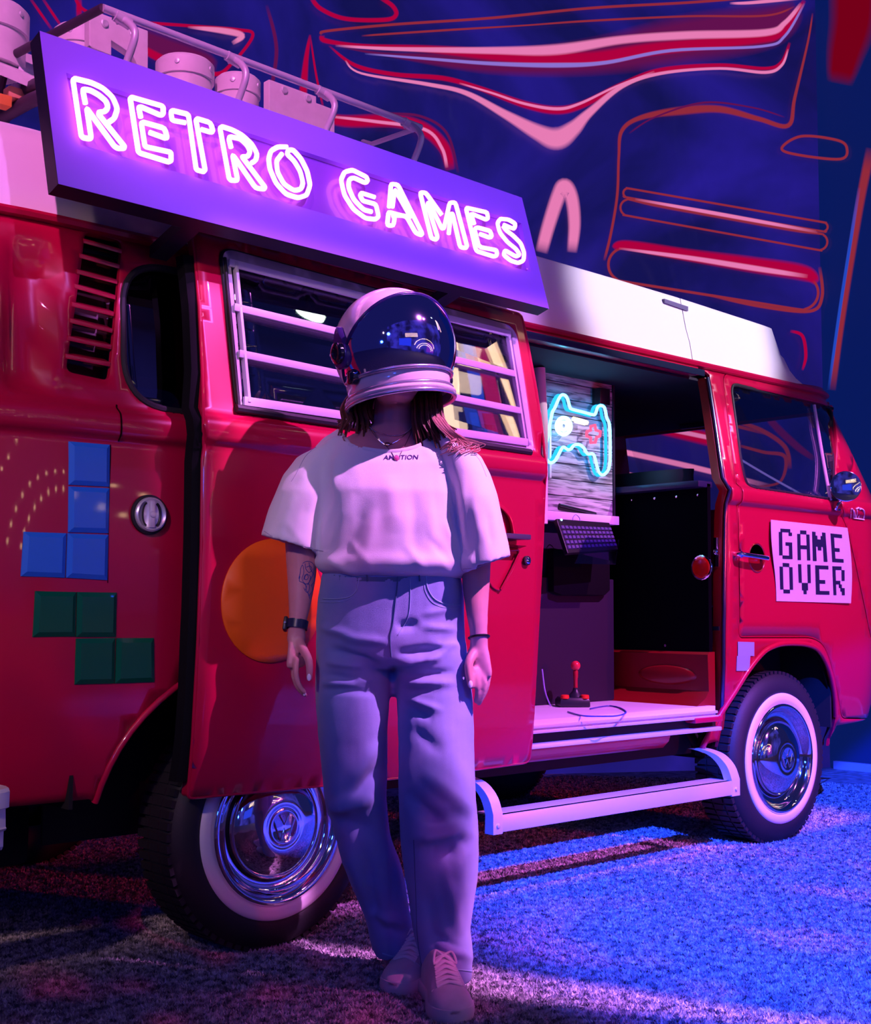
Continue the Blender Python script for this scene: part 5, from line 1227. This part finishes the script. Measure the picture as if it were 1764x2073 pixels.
# nails
NAIL = mat('white_nail', (0.92,0.85,0.88), 0.2, coat=0.5)
def nail(px, py, ww, hh, ang=0.0):
    c = hit(bvh_body, px, py, 0.0006)
    if c is None: return
    P = []
    for k in range(14):
        a = 2*math.pi*k/14; x = ww*math.cos(a); y = hh*math.sin(a)
        x, y = x*math.cos(ang)-y*math.sin(ang), x*math.sin(ang)+y*math.cos(ang)
        P.append(c+EX*x-Vector((0,0,1))*y-EY*0.0012)
    MB().rings([P, [c+(p-c)*0.7-EY*0.0016 for p in P]]).build('fingernail', NAIL, body_o)
nail(626,1371,0.0048,0.0085); nail(953,1385,0.0052,0.0088); nail(617,1405,0.003,0.005,0.6)
# tattoo: fine line drawing of a flower on the forearm
TAT = mat('tattoo_ink', (0.03,0.05,0.30), 0.6); g = MB()
ZT = lambda x, y: (x/3.92+600, y/3.92+1100)
for L in ([(50,160),(80,143),(120,150),(140,180),(135,230),(145,290),(120,330)], [(35,200),(50,170),(60,230),(45,280),(70,320),(100,310),(110,260),(70,250),(60,290)], [(70,160),(75,200),(100,230),(125,210),(110,180),(80,190)], [(30,260),(25,300),(50,310),(80,340),(70,370)], [(75,325),(80,370),(95,400),(105,440)], [(100,320),(105,350),(90,390),(70,375),(60,350)], [(115,330),(130,370),(110,400),(100,420)], [(35,200),(30,240),(20,280)], [(85,240),(95,270),(80,290),(65,275),(85,240)], [(100,150),(110,200),(130,240),(110,290),(90,330)]):
    q = [hit(bvh_body, *ZT(*p), 0.0003) for p in L]; q = [p for p in q if p]
    if len(q) > 2: g.tube(cat(q, 4), 0.0008, 5)
g.build('tattoo', TAT, body_o)

# ---- white T-shirt
t = MB()
TOR = [(788,866,96,0.052,0.05),(788,878,112,0.064,0.048),(788,893,134,0.078,0.042),(788,912,152,0.092,0.035),(788,945,158,0.108,0.022),(792,1000,152,0.122,0.005),(797,1060,150,0.126,0.0),(798,1110,152,0.130,0.0),(797,1140,151,0.132,0.0),(796,1158,147,0.128,0.0),(796,1168,139,0.117,0.01)]
t.rings([ell(cx,y,D0+dd,hw,hd,40,pw=2.35,tilt=-0.02) for cx, y, hw, hd, dd in TOR])
def sleeve(rows, inner):
    O = [ell(cx,cy,D0+dd,hw,hd,32,tilt=tl) for cx, cy, hw, hd, dd, tl in rows]
    I = [ell(cx,cy,D0+dd,hw-11,hd-0.013,32,tilt=tl) for cx, cy, hw, hd, dd, tl in rows[inner:]][::-1]
    t.rings(O+I)
sleeve([(672,893,36,0.050,0.03,0.5),(648,915,50,0.066,0.02,0.25),(628,960,54,0.078,0.01,0.05),(615,1000,55,0.084,0.0,-0.05),(603,1040,57,0.088,0.0,-0.15),(594,1080,60,0.092,-0.005,-0.25),(589,1102,62,0.094,-0.01,-0.30)], 3)
sleeve([(905,890,36,0.050,0.0,-0.5),(928,912,48,0.066,-0.01,-0.25),(944,960,50,0.076,-0.02,0.0),(958,1010,51,0.084,-0.03,0.10),(970,1060,51,0.088,-0.03,0.18),(980,1110,51,0.090,-0.035,0.25),(985,1142,51,0.090,-0.04,0.30)], 3)
sme = remesh(t, 'tshirt', 0.0055, 5, 0.5)
def seg(x, y, ax, ay, bx_, by, wd):             # soft ridge along a line drawn in the photograph
    L = math.hypot(bx_-ax, by-ay); ux_, uy_ = (bx_-ax)/L, (by-ay)/L; u = (x-ax)*ux_+(y-ay)*uy_; v = -(x-ax)*uy_+(y-ay)*ux_
    e = np.clip(np.minimum(u, L-u)/(0.3*L)+0.0, 0, 1); e = np.where((u > 0) & (u < L), e, 0)
    return np.exp(-(v/wd)**2)*e
def noise3(co, s, off=0): return np.array([noise.noise(Vector((c[0]*s[0]+off, c[1]*s[1], c[2]*s[2]))) for c in co])
def shirtfold(co, no):
    x, y, z = pxof(co); d = np.zeros(len(co))
    front = (z < D0+0.05)
    for a in ((690,900,665,1010,9,.006),(668,930,662,1060,10,-.008),(672,1010,650,1110,8,.006),(720,1000,655,1130,14,.007),(745,1010,690,1140,13,-.006),(760,1030,735,1150,12,.004),
              (795,960,800,1080,22,.005),(840,990,835,1120,14,-.004),(870,1000,880,1130,15,.005),(915,960,925,1110,11,-.007),(935,960,945,1120,9,.006),(900,1050,945,1150,9,.005),(860,1080,930,1160,9,-.004),
              (600,1000,560,1090,9,.004),(625,1010,600,1100,9,-.004),(575,1050,620,1110,7,.003),(955,1000,975,1100,10,.004),(985,1020,1000,1120,9,-.004),(640,930,600,980,10,.003),
              (700,1090,760,1150,8,.004),(660,1130,730,1165,8,.006),(820,1100,860,1155,9,.004),(745,870,700,960,12,.003),(850,900,905,950,12,.003)):
        d += a[5]*seg(x, y, a[0], a[1], a[2], a[3], a[4])
    d *= front
    d += 0.004*noise3(co, (9, 9, 5))+0.0018*noise3(co, (22, 22, 12), 5)
    # blousing over the waistband, fuller just above the hem
    d += 0.010*np.exp(-((y-1138)/16)**2)*(np.abs(x-797) < 165)
    return d
displace(sme, shirtfold); smoothshade(sme)
# round neck opening: cut the cloth away inside the collar line, then it shows the skin
bm = bmesh.new(); bm.from_mesh(sme)
COLR = [(682,860),(700,893),(735,905),(793,911),(840,902),(868,885),(885,872),(885,800),(682,800)]
kill = []
for v in bm.verts:
    d = v.co-CAM; z = d.dot(FW); px = W/2+FPX*d.dot(RT)/z; py = H/2-FPX*d.dot(UP)/z
    if inside((px, py), COLR): kill.append(v)
bmesh.ops.delete(bm, geom=kill, context='VERTS'); bm.to_mesh(sme); bm.free(); sme.update()
CLOTH = mat('white_cotton', (0.82,0.78,0.80), 0.85, bump=0.35, bump_scale=900, spec=0.2, sheen=0.2)
shirt = link('tshirt', sme, CLOTH, person)
bvh_s = BVHTree.FromPolygons([v.co for v in sme.vertices], [tuple(p.vertices) for p in sme.polygons])
def on_cloth(bvh, pts, lift, sub=4):
    q = [hit(bvh, p[0], p[1], lift) for p in [(v.x, v.y) for v in cat([Vector((a, b_, 0)) for a, b_ in pts], sub)]]
    return [p for p in q if p is not None]
q = on_cloth(bvh_s, [(686,868),(702,896),(736,908),(793,914),(842,905),(871,888),(888,876)], 0.001)
if len(q) > 3: MB().tube(q, 0.0045, 8, flat=0.6).build('collar', CLOTH, shirt)
STC = mat('seam_lilac', (0.45,0.40,0.50), 0.8)
for L in ([(640,905),(618,925),(600,960),(590,975)], [(945,905),(970,930),(985,965)], [(530,1072),(560,1090),(600,1104),(655,1116)], [(938,1152),(975,1148),(1010,1138),(1031,1122)]):
    q = on_cloth(bvh_s, L, 0.0002)
    if len(q) > 3: MB().tube(q, 0.0009, 5).build('shirt_seam', STC, shirt)
# lettering on the chest
fc_ = bpy.data.curves.new('txt', 'FONT'); fc_.body = 'AMBITION'; fc_.size = 1.0; fc_.extrude = 0; fc_.offset = 0.018
fo = bpy.data.objects.new('txt', fc_); COL.objects.link(fo); dg = bpy.context.evaluated_depsgraph_get(); dg.update()
tm = bpy.data.meshes.new_from_object(fo.evaluated_get(dg)); bpy.data.objects.remove(fo)
xs_ = [v.co.x for v in tm.vertices]; x0_, x1_ = min(xs_), max(xs_); ys_ = [v.co.y for v in tm.vertices]; y1_ = max(ys_)
bm = bmesh.new(); bm.from_mesh(tm); dead = []
for v in bm.verts:
    u = (v.co.x-x0_)/(x1_-x0_); w_ = v.co.y/y1_; px = 776+u*70-w_*(-1.5); py = 931-w_*9-u*1.0+ (1-u)*0
    h_ = hit(bvh_s, px, py, 0.0011)
    if h_ is None: dead.append(v)
    else: v.co = h_
bmesh.ops.delete(bm, geom=dead, context='VERTS')
for f in bm.faces:
    if f.normal.dot(FW) > 0: f.normal_flip()
bm.to_mesh(tm); bm.free(); link('chest_lettering', tm, mat('ink_black_violet', (0.03,0.005,0.10), 0.6), shirt)

# ---- jeans
j = MB()
HIP = [(792,1146,134,0.112,0.01),(793,1170,141,0.120,0.01),(792,1215,147,0.130,0.015),(791,1260,150,0.136,0.02),(791,1300,152,0.138,0.02),(792,1330,152,0.132,0.02),(795,1352,140,0.11,0.02)]
j.rings([ell(cx,y,D0+dd,hw,hd,40,pw=2.4) for cx, y, hw, hd, dd in HIP])
LLG = [(716,1300,76,0.115,0.02),(718,1350,80,0.118,0.02),(716,1420,76,0.112,0.01),(716,1500,71,0.105,0.0),(718,1560,67,0.100,-0.01),(720,1620,64,0.095,-0.015),(733,1680,60,0.090,0.0),(752,1735,56,0.085,0.01),(771,1800,51,0.080,0.03),(784,1850,48,0.076,0.04),(794,1895,46,0.074,0.05),(803,1932,43,0.072,0.055)]
RLG = [(868,1300,76,0.115,0.01),(872,1350,80,0.118,0.01),(880,1420,79,0.115,-0.01),(882,1500,79,0.110,-0.04),(883,1560,79,0.107,-0.065),(885,1620,80,0.104,-0.09),(890,1690,82,0.102,-0.09),(893,1760,76,0.096,-0.085),(892,1830,66,0.090,-0.085),(893,1880,58,0.086,-0.09),(902,1925,55,0.084,-0.10),(906,1960,52,0.083,-0.11),(906,1980,50,0.082,-0.115)]
for L, tl in ((LLG, 0.02), (RLG, -0.0)):
    j.rings([ell(cx,y,D0+dd,hw,hd,32,pw=2.2,tilt=tl) for cx, y, hw, hd, dd in L])
jme = remesh(j, 'jeans', 0.0055, 4, 0.5)
def jeanfold(co, no):
    x, y, z = pxof(co); d = np.zeros(len(co))
    for a in ((720,1288,640,1268,8,.007),(790,1300,690,1290,8,.008),(660,1315,770,1345,9,-.010),(655,1340,740,1350,7,.009),(650,1365,750,1385,8,-.009),(645,1385,760,1378,7,.008),(650,1395,770,1402,7,-.007),
              (800,1325,930,1310,9,-.011),(800,1345,900,1332,8,.009),(930,1300,860,1340,8,.007),(810,1368,925,1360,7,-.010),(815,1385,930,1382,8,.008),(815,1400,880,1392,6,-.008),(810,1425,880,1455,9,-.008),(815,1412,900,1440,7,.006),(830,1470,900,1530,14,-.006),
              (920,1230,850,1245,7,.004),(930,1275,850,1268,7,.005),(800,1270,850,1262,10,-.008),
              (660,1640,760,1615,14,.016),(780,1540,700,1640,12,-.010),(660,1660,770,1680,18,-.010),(690,1700,760,1830,18,.012),(735,1720,770,1900,13,-.014),(740,1850,830,1870,10,.010),(760,1880,835,1895,10,-.008),(700,1600,770,1500,14,.006),
              (820,1600,905,1690,18,-.016),(850,1560,960,1650,14,.010),(830,1700,950,1675,15,.018),(850,1720,940,1730,22,-.010),(930,1700,925,1850,16,.009),(900,1750,930,1900,12,.010),(960,1690,900,1750,14,-.008),(860,1780,880,1960,20,-.010),(880,1910,960,1945,10,.010),(870,1890,940,1930,9,-.008),(850,1960,950,1935,8,-.006)):
        d += a[5]*seg(x, y, a[0], a[1], a[2], a[3], a[4])
    d *= 1.3*(z < D0+0.06)
    d += 0.0045*noise3(co, (10, 10, 7), 2)+0.0016*noise3(co, (26, 26, 22), 7)
    # keep the two legs apart at the inseam
    d -= 0.006*np.exp(-((x-797)/9)**2)*(y > 1350)
    return d
displace(jme, jeanfold); smoothshade(jme)
DEN = mat('denim', (0.36,0.38,0.68), 0.85, col2=(0.20,0.26,0.52), noise_scale=5, thr=(0.3,0.7), bump=0.5, bump_scale=1200, spec=0.2, sheen=0.2)
jeans = link('jeans', jme, DEN, person)
bvh_j = BVHTree.FromPolygons([v.co for v in jme.vertices], [tuple(p.vertices) for p in jme.polygons])
def stitch(name, L, r=0.0014, m=None, lift=0.0006, sub=5, flat=0.6):
    q = on_cloth(bvh_j, L, lift, sub)
    if len(q) > 3: return MB().tube(q, r, 6, flat=flat).build(name, m or DEN2, jeans)
DEN2 = mat('denim_dark', (0.08,0.14,0.26), 0.85); DEN3 = mat('denim_thread', (0.34,0.46,0.66), 0.8)
stitch('waistband', [(652,1158),(700,1164),(760,1166),(800,1166),(860,1164),(930,1160)], 0.016, DEN2, -0.010, flat=0.5)
for L in ([(863,1167),(866,1190),(880,1212),(905,1223),(932,1224)], [(727,1170),(724,1190),(712,1206),(690,1212),(655,1212)]):
    stitch('pocket_seam', L, 0.0022, DEN3); stitch('pocket_seam', [(a-5, b_+7) for a, b_ in L], 0.0010, DEN3)
stitch('fly_seam', [(806,1168),(803,1200),(796,1260),(790,1290),(793,1330)], 0.0030, DEN2); stitch('fly_seam', [(830,1172),(831,1210),(826,1250),(806,1285)], 0.0016, DEN3)
for a in (742, 848): stitch('belt_loop', [(a,1156),(a+1,1165),(a+2,1177)], 0.006, DEN2, 0.002, flat=0.35)
for L in ([(775,1930),(800,1936),(838,1930)], [(858,1972),(885,1966),(915,1962),(955,1966)]): stitch('hem_seam', L, 0.0022, DEN3)
stitch('side_seam', [(838,1700),(842,1800),(846,1900),(858,1975)], 0.0012, DEN2)

# ---- shoes
LEA = mat('shoe_leather', (0.66,0.58,0.62), 0.55, noise_amt=0.1); SOLE = mat('shoe_sole', (0.62,0.55,0.58), 0.6); LACE = mat('shoe_lace', (0.85,0.78,0.76), 0.8)
def shoe(toe, ang, L=0.262, mir=1):
    f = Vector((math.cos(ang), math.sin(ang), 0)); s = Vector((-math.sin(ang), math.cos(ang), 0))*mir; o = Vector((toe.x, toe.y, 0))-f*L
    e = bpy.data.objects.new('shoe', None); COL.objects.link(e); e.parent = person; e.location = o-person.location
    #       x along foot, half width, sideways shift
    def Wd(u): return float(np.interp(u, [0,.06,.2,.4,.6,.75,.88,.96,1.0], [.018,.032,.036,.036,.044,.049,.043,.028,.010]))
    def Sh(u): return float(np.interp(u, [0,.4,.7,1.0], [0,0.003,-0.002,-0.006]))
    def Hh(u): return float(np.interp(u, [0,.08,.25,.36,.5,.66,.8,.92,1.0], [.085,.105,.112,.108,.088,.068,.056,.046,.028]))
    U = [0,.03,.08,.16,.25,.36,.45,.55,.65,.75,.83,.9,.95,.985,1.0]
    def ring(u, z0, z1, gw, top):
        w_ = Wd(u)+gw; c = o+f*(u*L)+s*Sh(u); R_ = []
        if top:                                # rounded upper
            for k in range(15):
                a = math.pi*k/14; x = math.cos(a); z = math.sin(a)
                R_.append(c+s*w_*math.copysign(abs(x)**0.75, x)+Vector((0,0,z0+(z1-z0)*abs(z)**0.75)))
        else: R_ = [c+s*w_+Vector((0,0,z0)), c+s*(w_+0.003)+Vector((0,0,(z0+z1)/2)), c+s*w_+Vector((0,0,z1)), c-s*w_+Vector((0,0,z1)), c-s*(w_+0.003)+Vector((0,0,(z0+z1)/2)), c-s*w_+Vector((0,0,z0))]
        return R_
    up = MB().rings([ring(u, 0.022, Hh(u), 0.0, True) for u in U]).build('upper', LEA, e, smooth=60)
    MB().rings([ring(u, 0.001, 0.030, 0.004, False) for u in U]).build('sole', SOLE, e, smooth=50, bevel=0.002)
    g = MB().rings([ring(u, 0.022, Hh(u)*1.0+0.0015, 0.0012, True)[0:15] for u in (0.80,.85,.9,.95,.985,1.0)]).build('toe_cap', LEA, e, smooth=60)
    g = MB()
    def top(u, v):                              # v in -1..1 across
        a = math.pi*(0.5-0.5*v*0.62); x = math.cos(a); z = math.sin(a)
        return o+f*(u*L)+s*(Sh(u)+Wd(u)*math.copysign(abs(x)**0.75, x))+Vector((0,0,0.022+(Hh(u)-0.022)*abs(z)**0.75+0.003))
    for k in range(6):
        u = 0.40+k*0.058
        for sg in (1, -1): g.tube(cat([top(u, sg*0.55), top(u+0.012, 0.0)+Vector((0,0,0.002)), top(u+0.035, -sg*0.55)], 4), 0.0034, 6, flat=0.5)
    g.tube(cat([top(0.40,0), top(0.39,0.5)+Vector((0,0,0.012)), top(0.46,0.7)+Vector((0,0,0.006)), top(0.42,0.1)], 5), 0.0028, 6).tube(cat([top(0.40,0), top(0.38,-0.4)+Vector((0,0,0.012)), top(0.47,-0.6)+Vector((0,0,0.006)), top(0.42,-0.1)], 5), 0.0028, 6)
    g.build('laces', LACE, e)
    for v0 in (1, -1):
        MB().rings([[top(u, v0*0.50), top(u, v0*0.95), top(u, v0*0.95)-Vector((0,0,0.004)), top(u, v0*0.5)-Vector((0,0,0.004))] for u in (0.36,0.45,0.55,0.66,0.72)]).build('eyelet_flap', LEA, e)
    return e
base_a = math.atan2(-FW.y, -FW.x)
tR = atz(928, 2074, 0.0); shoe(tR, base_a+0.22, mir=1)
tL = atz(790, 2014, 0.0); shoe(tL, base_a-0.42, mir=-1)

# ---- watch, bracelet, necklaces
def ringon(px, py, D, r, ang_, rr, name, m, flat=1.0, wz=1.0):
    c = atd(px, py, D); ax = Vector((0,0,1)); ax = (ax+EX*math.sin(ang_)+EY*0.25).normalized(); u = EX-ax*EX.dot(ax); u.normalize(); v = ax.cross(u)
    return c, ax, u, v
c, ax, u, v = ringon(602,1265,D0-0.04,0.024,0.10,0,'','')
WB_ = mat('watch_strap', (0.012,0.015,0.06), 0.35)
MB().rings([[c+(u*math.cos(a)+v*math.sin(a))*rr+ax*h for a in np.linspace(0, 2*math.pi, 33)[:-1]] for h, rr in ((-0.010,0.0235),(-0.0105,0.0255),(0.0105,0.0265),(0.010,0.0240))], cap0=False, cap1=False).build('watch_strap', WB_, person)
wc = c-u*0.0285+v*0.002
g = MB().obox(wc-ax*0.017-v*0.014-u*0.005, -u*-0.010, v*0.030, ax*0.034).build('watch_case', BLACK, person, bevel=0.004)
MB().lathe([(0,0.003),(0.003,0.0028),(0.003,0.001)], wc-v*0.014, -v, 12).build('watch_crown', CHROME, person)
c, ax, u, v = ringon(970,1290,D0-0.06,0.024,-0.10,0,'','')
MB().tube([c+(u*math.cos(a)+v*math.sin(a))*0.0245 for a in np.linspace(0, 2*math.pi, 33)[:-1]], 0.0025, 8, closed=True).build('hair_tie', BLACK, person)
# necklaces lie on skin and shirt
allv = [v_.co for v_ in bme.vertices]; off_ = len(allv); polys = [tuple(p.vertices) for p in bme.polygons]
allv = allv+[v_.co for v_ in sme.vertices]; polys += [tuple(i+off_ for i in p.vertices) for p in sme.polygons]
bvh_a = BVHTree.FromPolygons(allv, polys)
SIL = mat('silver_chain', (0.70,0.55,0.58), 0.25, metal=0.9)
def neck(name, L, r, bead=0):
    q = [hit(bvh_a, v_.x, v_.y, r*1.1) for v_ in cat([Vector((a, b_, 0)) for a, b_ in L], 8)]; q = [p for p in q if p is not None]
    if bead:
        g = MB()
        for p in q[::1]: g.lathe([(-r,r*0.4),(-r*0.5,r*0.9),(0,r),(r*0.5,r*0.9),(r,r*0.4)], p, (1,0,0), 8)
        return g.build(name, SIL, person)
    return MB().tube(q, r, 6).build(name, SIL, person)
neck('beaded_necklace', [(740,850),(752,868),(770,878),(795,883),(815,880),(830,868),(838,850)], 0.0021, 1)
neck('thin_necklace', [(742,850),(758,880),(780,900),(800,895),(822,878),(838,855)], 0.0011)
neck('thin_necklace', [(744,852),(765,885),(790,912),(803,930),(815,912),(830,880),(841,850)], 0.0009)
p = hit(bvh_a, 785, 899, 0.003)
if p: MB().tube([p+EX*0.006*math.cos(a)+Vector((0,0,0.004*math.sin(a))) for a in np.linspace(0, 6.28, 13)[:-1]], 0.0012, 6, closed=True).tube([p+EX*0.006, p+EX*0.012+Vector((0,0,0.001))], 0.0011, 6).build('pendant', mat('pendant_dark', (0.25,0.05,0.06), 0.3, metal=0.5), person)
p = hit(bvh_a, 803, 929, 0.003)
if p: MB().lathe([(0,0.0065),(0.002,0.006),(0.003,0.002)], p, -EY, 16).build('pendant', mat('pendant_pink', (0.75,0.15,0.35), 0.25, coat=0.5), person)

# ---- hair: long strands from under the helmet over both shoulders
HAIR = mat('hair', (0.16,0.045,0.03), 0.4, spec=0.6, noise_amt=0.5, noise_scale=60)
random.seed(11); g = MB()
def strand(pts, r): g.tube(cat(pts, 5), [r*(0.5+0.5*math.sin(math.pi*min(1, (i+2)/(len(pts)*5)))) for i in range((len(pts)-1)*5+1)], 5)
for k in range(90):                             # left in the picture, tucked behind the shoulder
    t_ = random.random(); s_ = random.random()
    x0 = 702+55*t_; strand([atd(x0+6, 795, D0+0.03+0.05*s_), atd(x0-4-8*(1-t_), 825, D0-0.01+0.06*s_), atd(x0-14*(1-t_)+4, 850, D0-0.015+0.07*s_), atd(x0-20+30*t_, 852+34*random.random()**1.5, D0-0.02+0.07*s_)], 0.0028)
for k in range(110):                            # right in the picture, over the shoulder
    t_ = random.random(); s_ = random.random()
    x0 = 832+62*t_; strand([atd(x0, 792, D0+0.03+0.05*s_), atd(x0+2, 825, D0-0.035+0.06*s_), atd(x0+2+6*t_, 855, D0-0.055+0.06*s_), atd(x0+8+24*t_, 868+46*random.random()**1.4, D0-0.06+0.05*s_)], 0.0028)
g.build('hair', HAIR, person)
HAIR2 = mat('hair_lit_strands', (0.50,0.22,0.20), 0.4); g = MB()
for k in range(46):                             # loose ends blown over the shoulder
    t_ = random.random(); a_ = random.random()
    x0 = 865+25*t_; xe = 890+75*a_; ye = 905+18*random.random()
    mid = [(x0+18*a_+10, 858+10*t_), (x0+35+22*a_, 885+8*random.random())]
    q = [atd(x0, 828, D0-0.03), atd(*mid[0], D0-0.065)]
    for p in ((mid[1][0], mid[1][1]), (xe+18, ye-10), (xe, ye)):
        h_ = hit(bvh_s, p[0], p[1], 0.003+0.006*random.random()); q.append(h_ if h_ is not None else atd(p[0], p[1], D0-0.06))
    strand(q, 0.0013)
g.build('loose_hair', HAIR2, person)

# ---- space helmet, turned to the right and tilted up
hc = atd(797, 708, D0+0.0); HR = 0.1475
yaw_h = 0.62; F_ = (-EY*math.cos(yaw_h)+EX*math.sin(yaw_h)).normalized()      # facing direction, level
Zh = (Vector((0,0,1))-F_*0.08-EX*0.10).normalized(); F_ = (F_-Zh*F_.dot(Zh)).normalized(); Lh = Zh.cross(F_)   # Lh: towards the ear on the left of the picture is -Lh or +Lh
hel = bpy.data.objects.new('helmet', None); COL.objects.link(hel); hel.parent = person; hel.location = hc-person.location
def HP(f, l, z): return hc+F_*f+Lh*l+Zh*z
HELM = mat('helmet_shell', (0.82,0.66,0.66), 0.22, coat=0.8); TRIMH = mat('helmet_trim', (0.55,0.50,0.62), 0.22, metal=0.7); HBLK = mat('helmet_black', (0.008,0.006,0.02), 0.12, coat=1.0)
def dome(r, cuts, nu=96, nv=48, sx=(1,1,1)):
    bm = bmesh.new(); bmesh.ops.create_uvsphere(bm, u_segments=nu, v_segments=nv, radius=1.0)
    for v_ in bm.verts: v_.co = Vector((v_.co.x*r*sx[0], v_.co.y*r*sx[1], v_.co.z*r*sx[2]))
    for co_, no_ in cuts:                       # keep what lies on the side away from the normal
        bmesh.ops.bisect_plane(bm, geom=bm.verts[:]+bm.edges[:]+bm.faces[:], plane_co=co_, plane_no=no_, clear_outer=True)
    return bm
def tomesh(bm, name, m, thick=0.003):
    for f in bm.faces: f.smooth = True
    me = bpy.data.meshes.new(name)
    for v_ in bm.verts: v_.co = HP(*v_.co)
    be = [e for e in bm.edges if len(e.link_faces) == 1]
    bm.to_mesh(me); bm.free()
    if thick:
        o_ = bpy.data.objects.new('t', me); COL.objects.link(o_); sm = o_.modifiers.new('s', 'SOLIDIFY'); sm.thickness = thick; sm.offset = -1
        dg = bpy.context.evaluated_depsgraph_get(); dg.update(); m2 = bpy.data.meshes.new_from_object(o_.evaluated_get(dg)); bpy.data.objects.remove(o_)
        m2.name = name; me = m2; sharpen(me, 50)
    return link(name, me, m, hel)
SXH = (1.0, 1.0, 1.02)
# the shell: all but the face opening
ze = -0.080                                     # lower edge of the visor
nv_ = Vector((0.80, 0, 0.60)).normalized(); cv = -0.006   # the visor's rear edge is a tilted plane through the ears
tomesh(dome(HR, [(Vector((0,0,-0.100)), Vector((0,0,-1)))], sx=SXH), 'shell', HELM, 0.004)
VIS = mat('mirror_visor', (0.70,0.62,1.0), 0.05, metal=1.0)
nt_ = VIS.node_tree
def vcut(r): return [(Vector((0,0,ze)), Vector((0,0,-1))), (Vector((0.020,0,0.0)), -Vector((0.88,0,-0.47)).normalized())]
VP_N = Vector((0.775,0,-0.632)).normalized(); VP_O = VP_N*(0.15*HR)
tomesh(dome(HR*1.045, [(Vector((0,0,ze)), Vector((0,0,-1))), (VP_O, -VP_N)], 128, 64, sx=SXH), 'visor', VIS, 0.003)
# trim following the visor's edge: arc over the top and bar across the chin
def plane_circle(r, o_, n_, cond, n=140):
    n_ = n_.normalized(); d = o_.dot(n_); c = n_*d; rr = math.sqrt(max(r*r-d*d, 1e-6)); u_ = n_.orthogonal().normalized(); w_ = n_.cross(u_); P = []
    for k in range(n):
        a = 2*math.pi*k/n; p = c+(u_*math.cos(a)+w_*math.sin(a))*rr
        P.append(p)
    ok = [cond(p) for p in P]
    if all(ok): return [HP(*p) for p in P], True
    s_ = next(i for i in range(n) if ok[i] and not ok[i-1]); out_ = []
    i = s_
    while ok[i % n]: out_.append(P[i % n]); i += 1
    return [HP(*p) for p in out_], False
q, _c = plane_circle(HR*1.048, VP_O, VP_N, lambda p: p.z > ze); MB().tube(q, 0.0042, 10).build('visor_rim', mat('rim_dark', (0.02,0.01,0.09), 0.2, coat=0.6), hel)
q, _c = plane_circle(HR*1.048, Vector((0,0,ze)), Vector((0,0,1)), lambda p: (p-VP_O).dot(VP_N) > 0); MB().tube(q, 0.0048, 10).build('visor_lower_bar', TRIMH, hel)
# chin section and neck ring
def band(zs_rs, name, m, tilt=0.0, n=72):
    MB().rings([[HP(r*1.0*math.cos(a)+fo_, r*math.sin(a), z+tilt*r*math.cos(a)) for a in np.linspace(0, 2*math.pi, n+1)[:-1]] for z, r, fo_ in zs_rs], cap0=False, cap1=False).build(name, m, hel, smooth=50)
band([(-0.075,0.125,0),(-0.080,0.128,0),(-0.098,0.126,0),(-0.112,0.124,0.0),(-0.118,0.120,0.0),(-0.075,0.118,0)], 'chin_band', HELM)
for zz, rr, tt in ((-0.116,0.1275,0.0055),(-0.126,0.131,0.0060),(-0.136,0.132,0.0055)):
    MB().tube([HP(rr*math.cos(a)+0.0, rr*math.sin(a), zz+0.10*rr*math.cos(a)*0) for a in np.linspace(0, 2*math.pi, 73)[:-1]], tt, 10, closed=True).build('neck_ring', TRIMH if tt == 0.0055 else HELM, hel)
# ear pivots: teardrop plate with a round knob, and a latch below
for sg in (1, -1):
    c = HP(0.0, sg*HR*1.015, -0.012); ax = (Lh*sg).normalized()
    pts = [(0.0,0.062),(0.018,0.035),(0.031,0.005),(0.030,-0.022),(0.014,-0.040),(-0.014,-0.040),(-0.030,-0.022),(-0.031,0.005),(-0.018,0.032)]
    pts = [(p.x, p.y) for p in cat([Vector((a, b_, 0)) for a, b_ in pts], 3, closed=True)]
    MB().rings([[c+F_*a*s_+Zh*b_*s_+ax*h_ for a, b_ in pts] for s_, h_ in ((1.0,-0.012),(1.0,0.006),(0.9,0.010))]).build('ear_plate', mat('ear_plate_violet_%d' % sg, (0.05,0.02,0.16), 0.25, coat=0.6), hel)
    MB().lathe([(0.008,0.027),(0.018,0.026),(0.022,0.021),(0.022,0.013),(0.018,0.011),(0.018,0.001)], c-Zh*0.004, ax, 36).build('pivot_knob', HBLK, hel)
    MB().lathe([(0.0,0.018),(0.016,0.017),(0.020,0.012),(0.021,0.001)], HP(0.012, sg*HR*0.88, -0.078), ax, 28).build('latch_knob', HBLK, hel)
# dark lining so the helmet reads hollow from below
band([(-0.135,0.124,0),(-0.08,0.118,0),(0.0,0.120,0)], 'inner_lining', mat('helmet_lining', (0.05,0.035,0.09), 0.8))
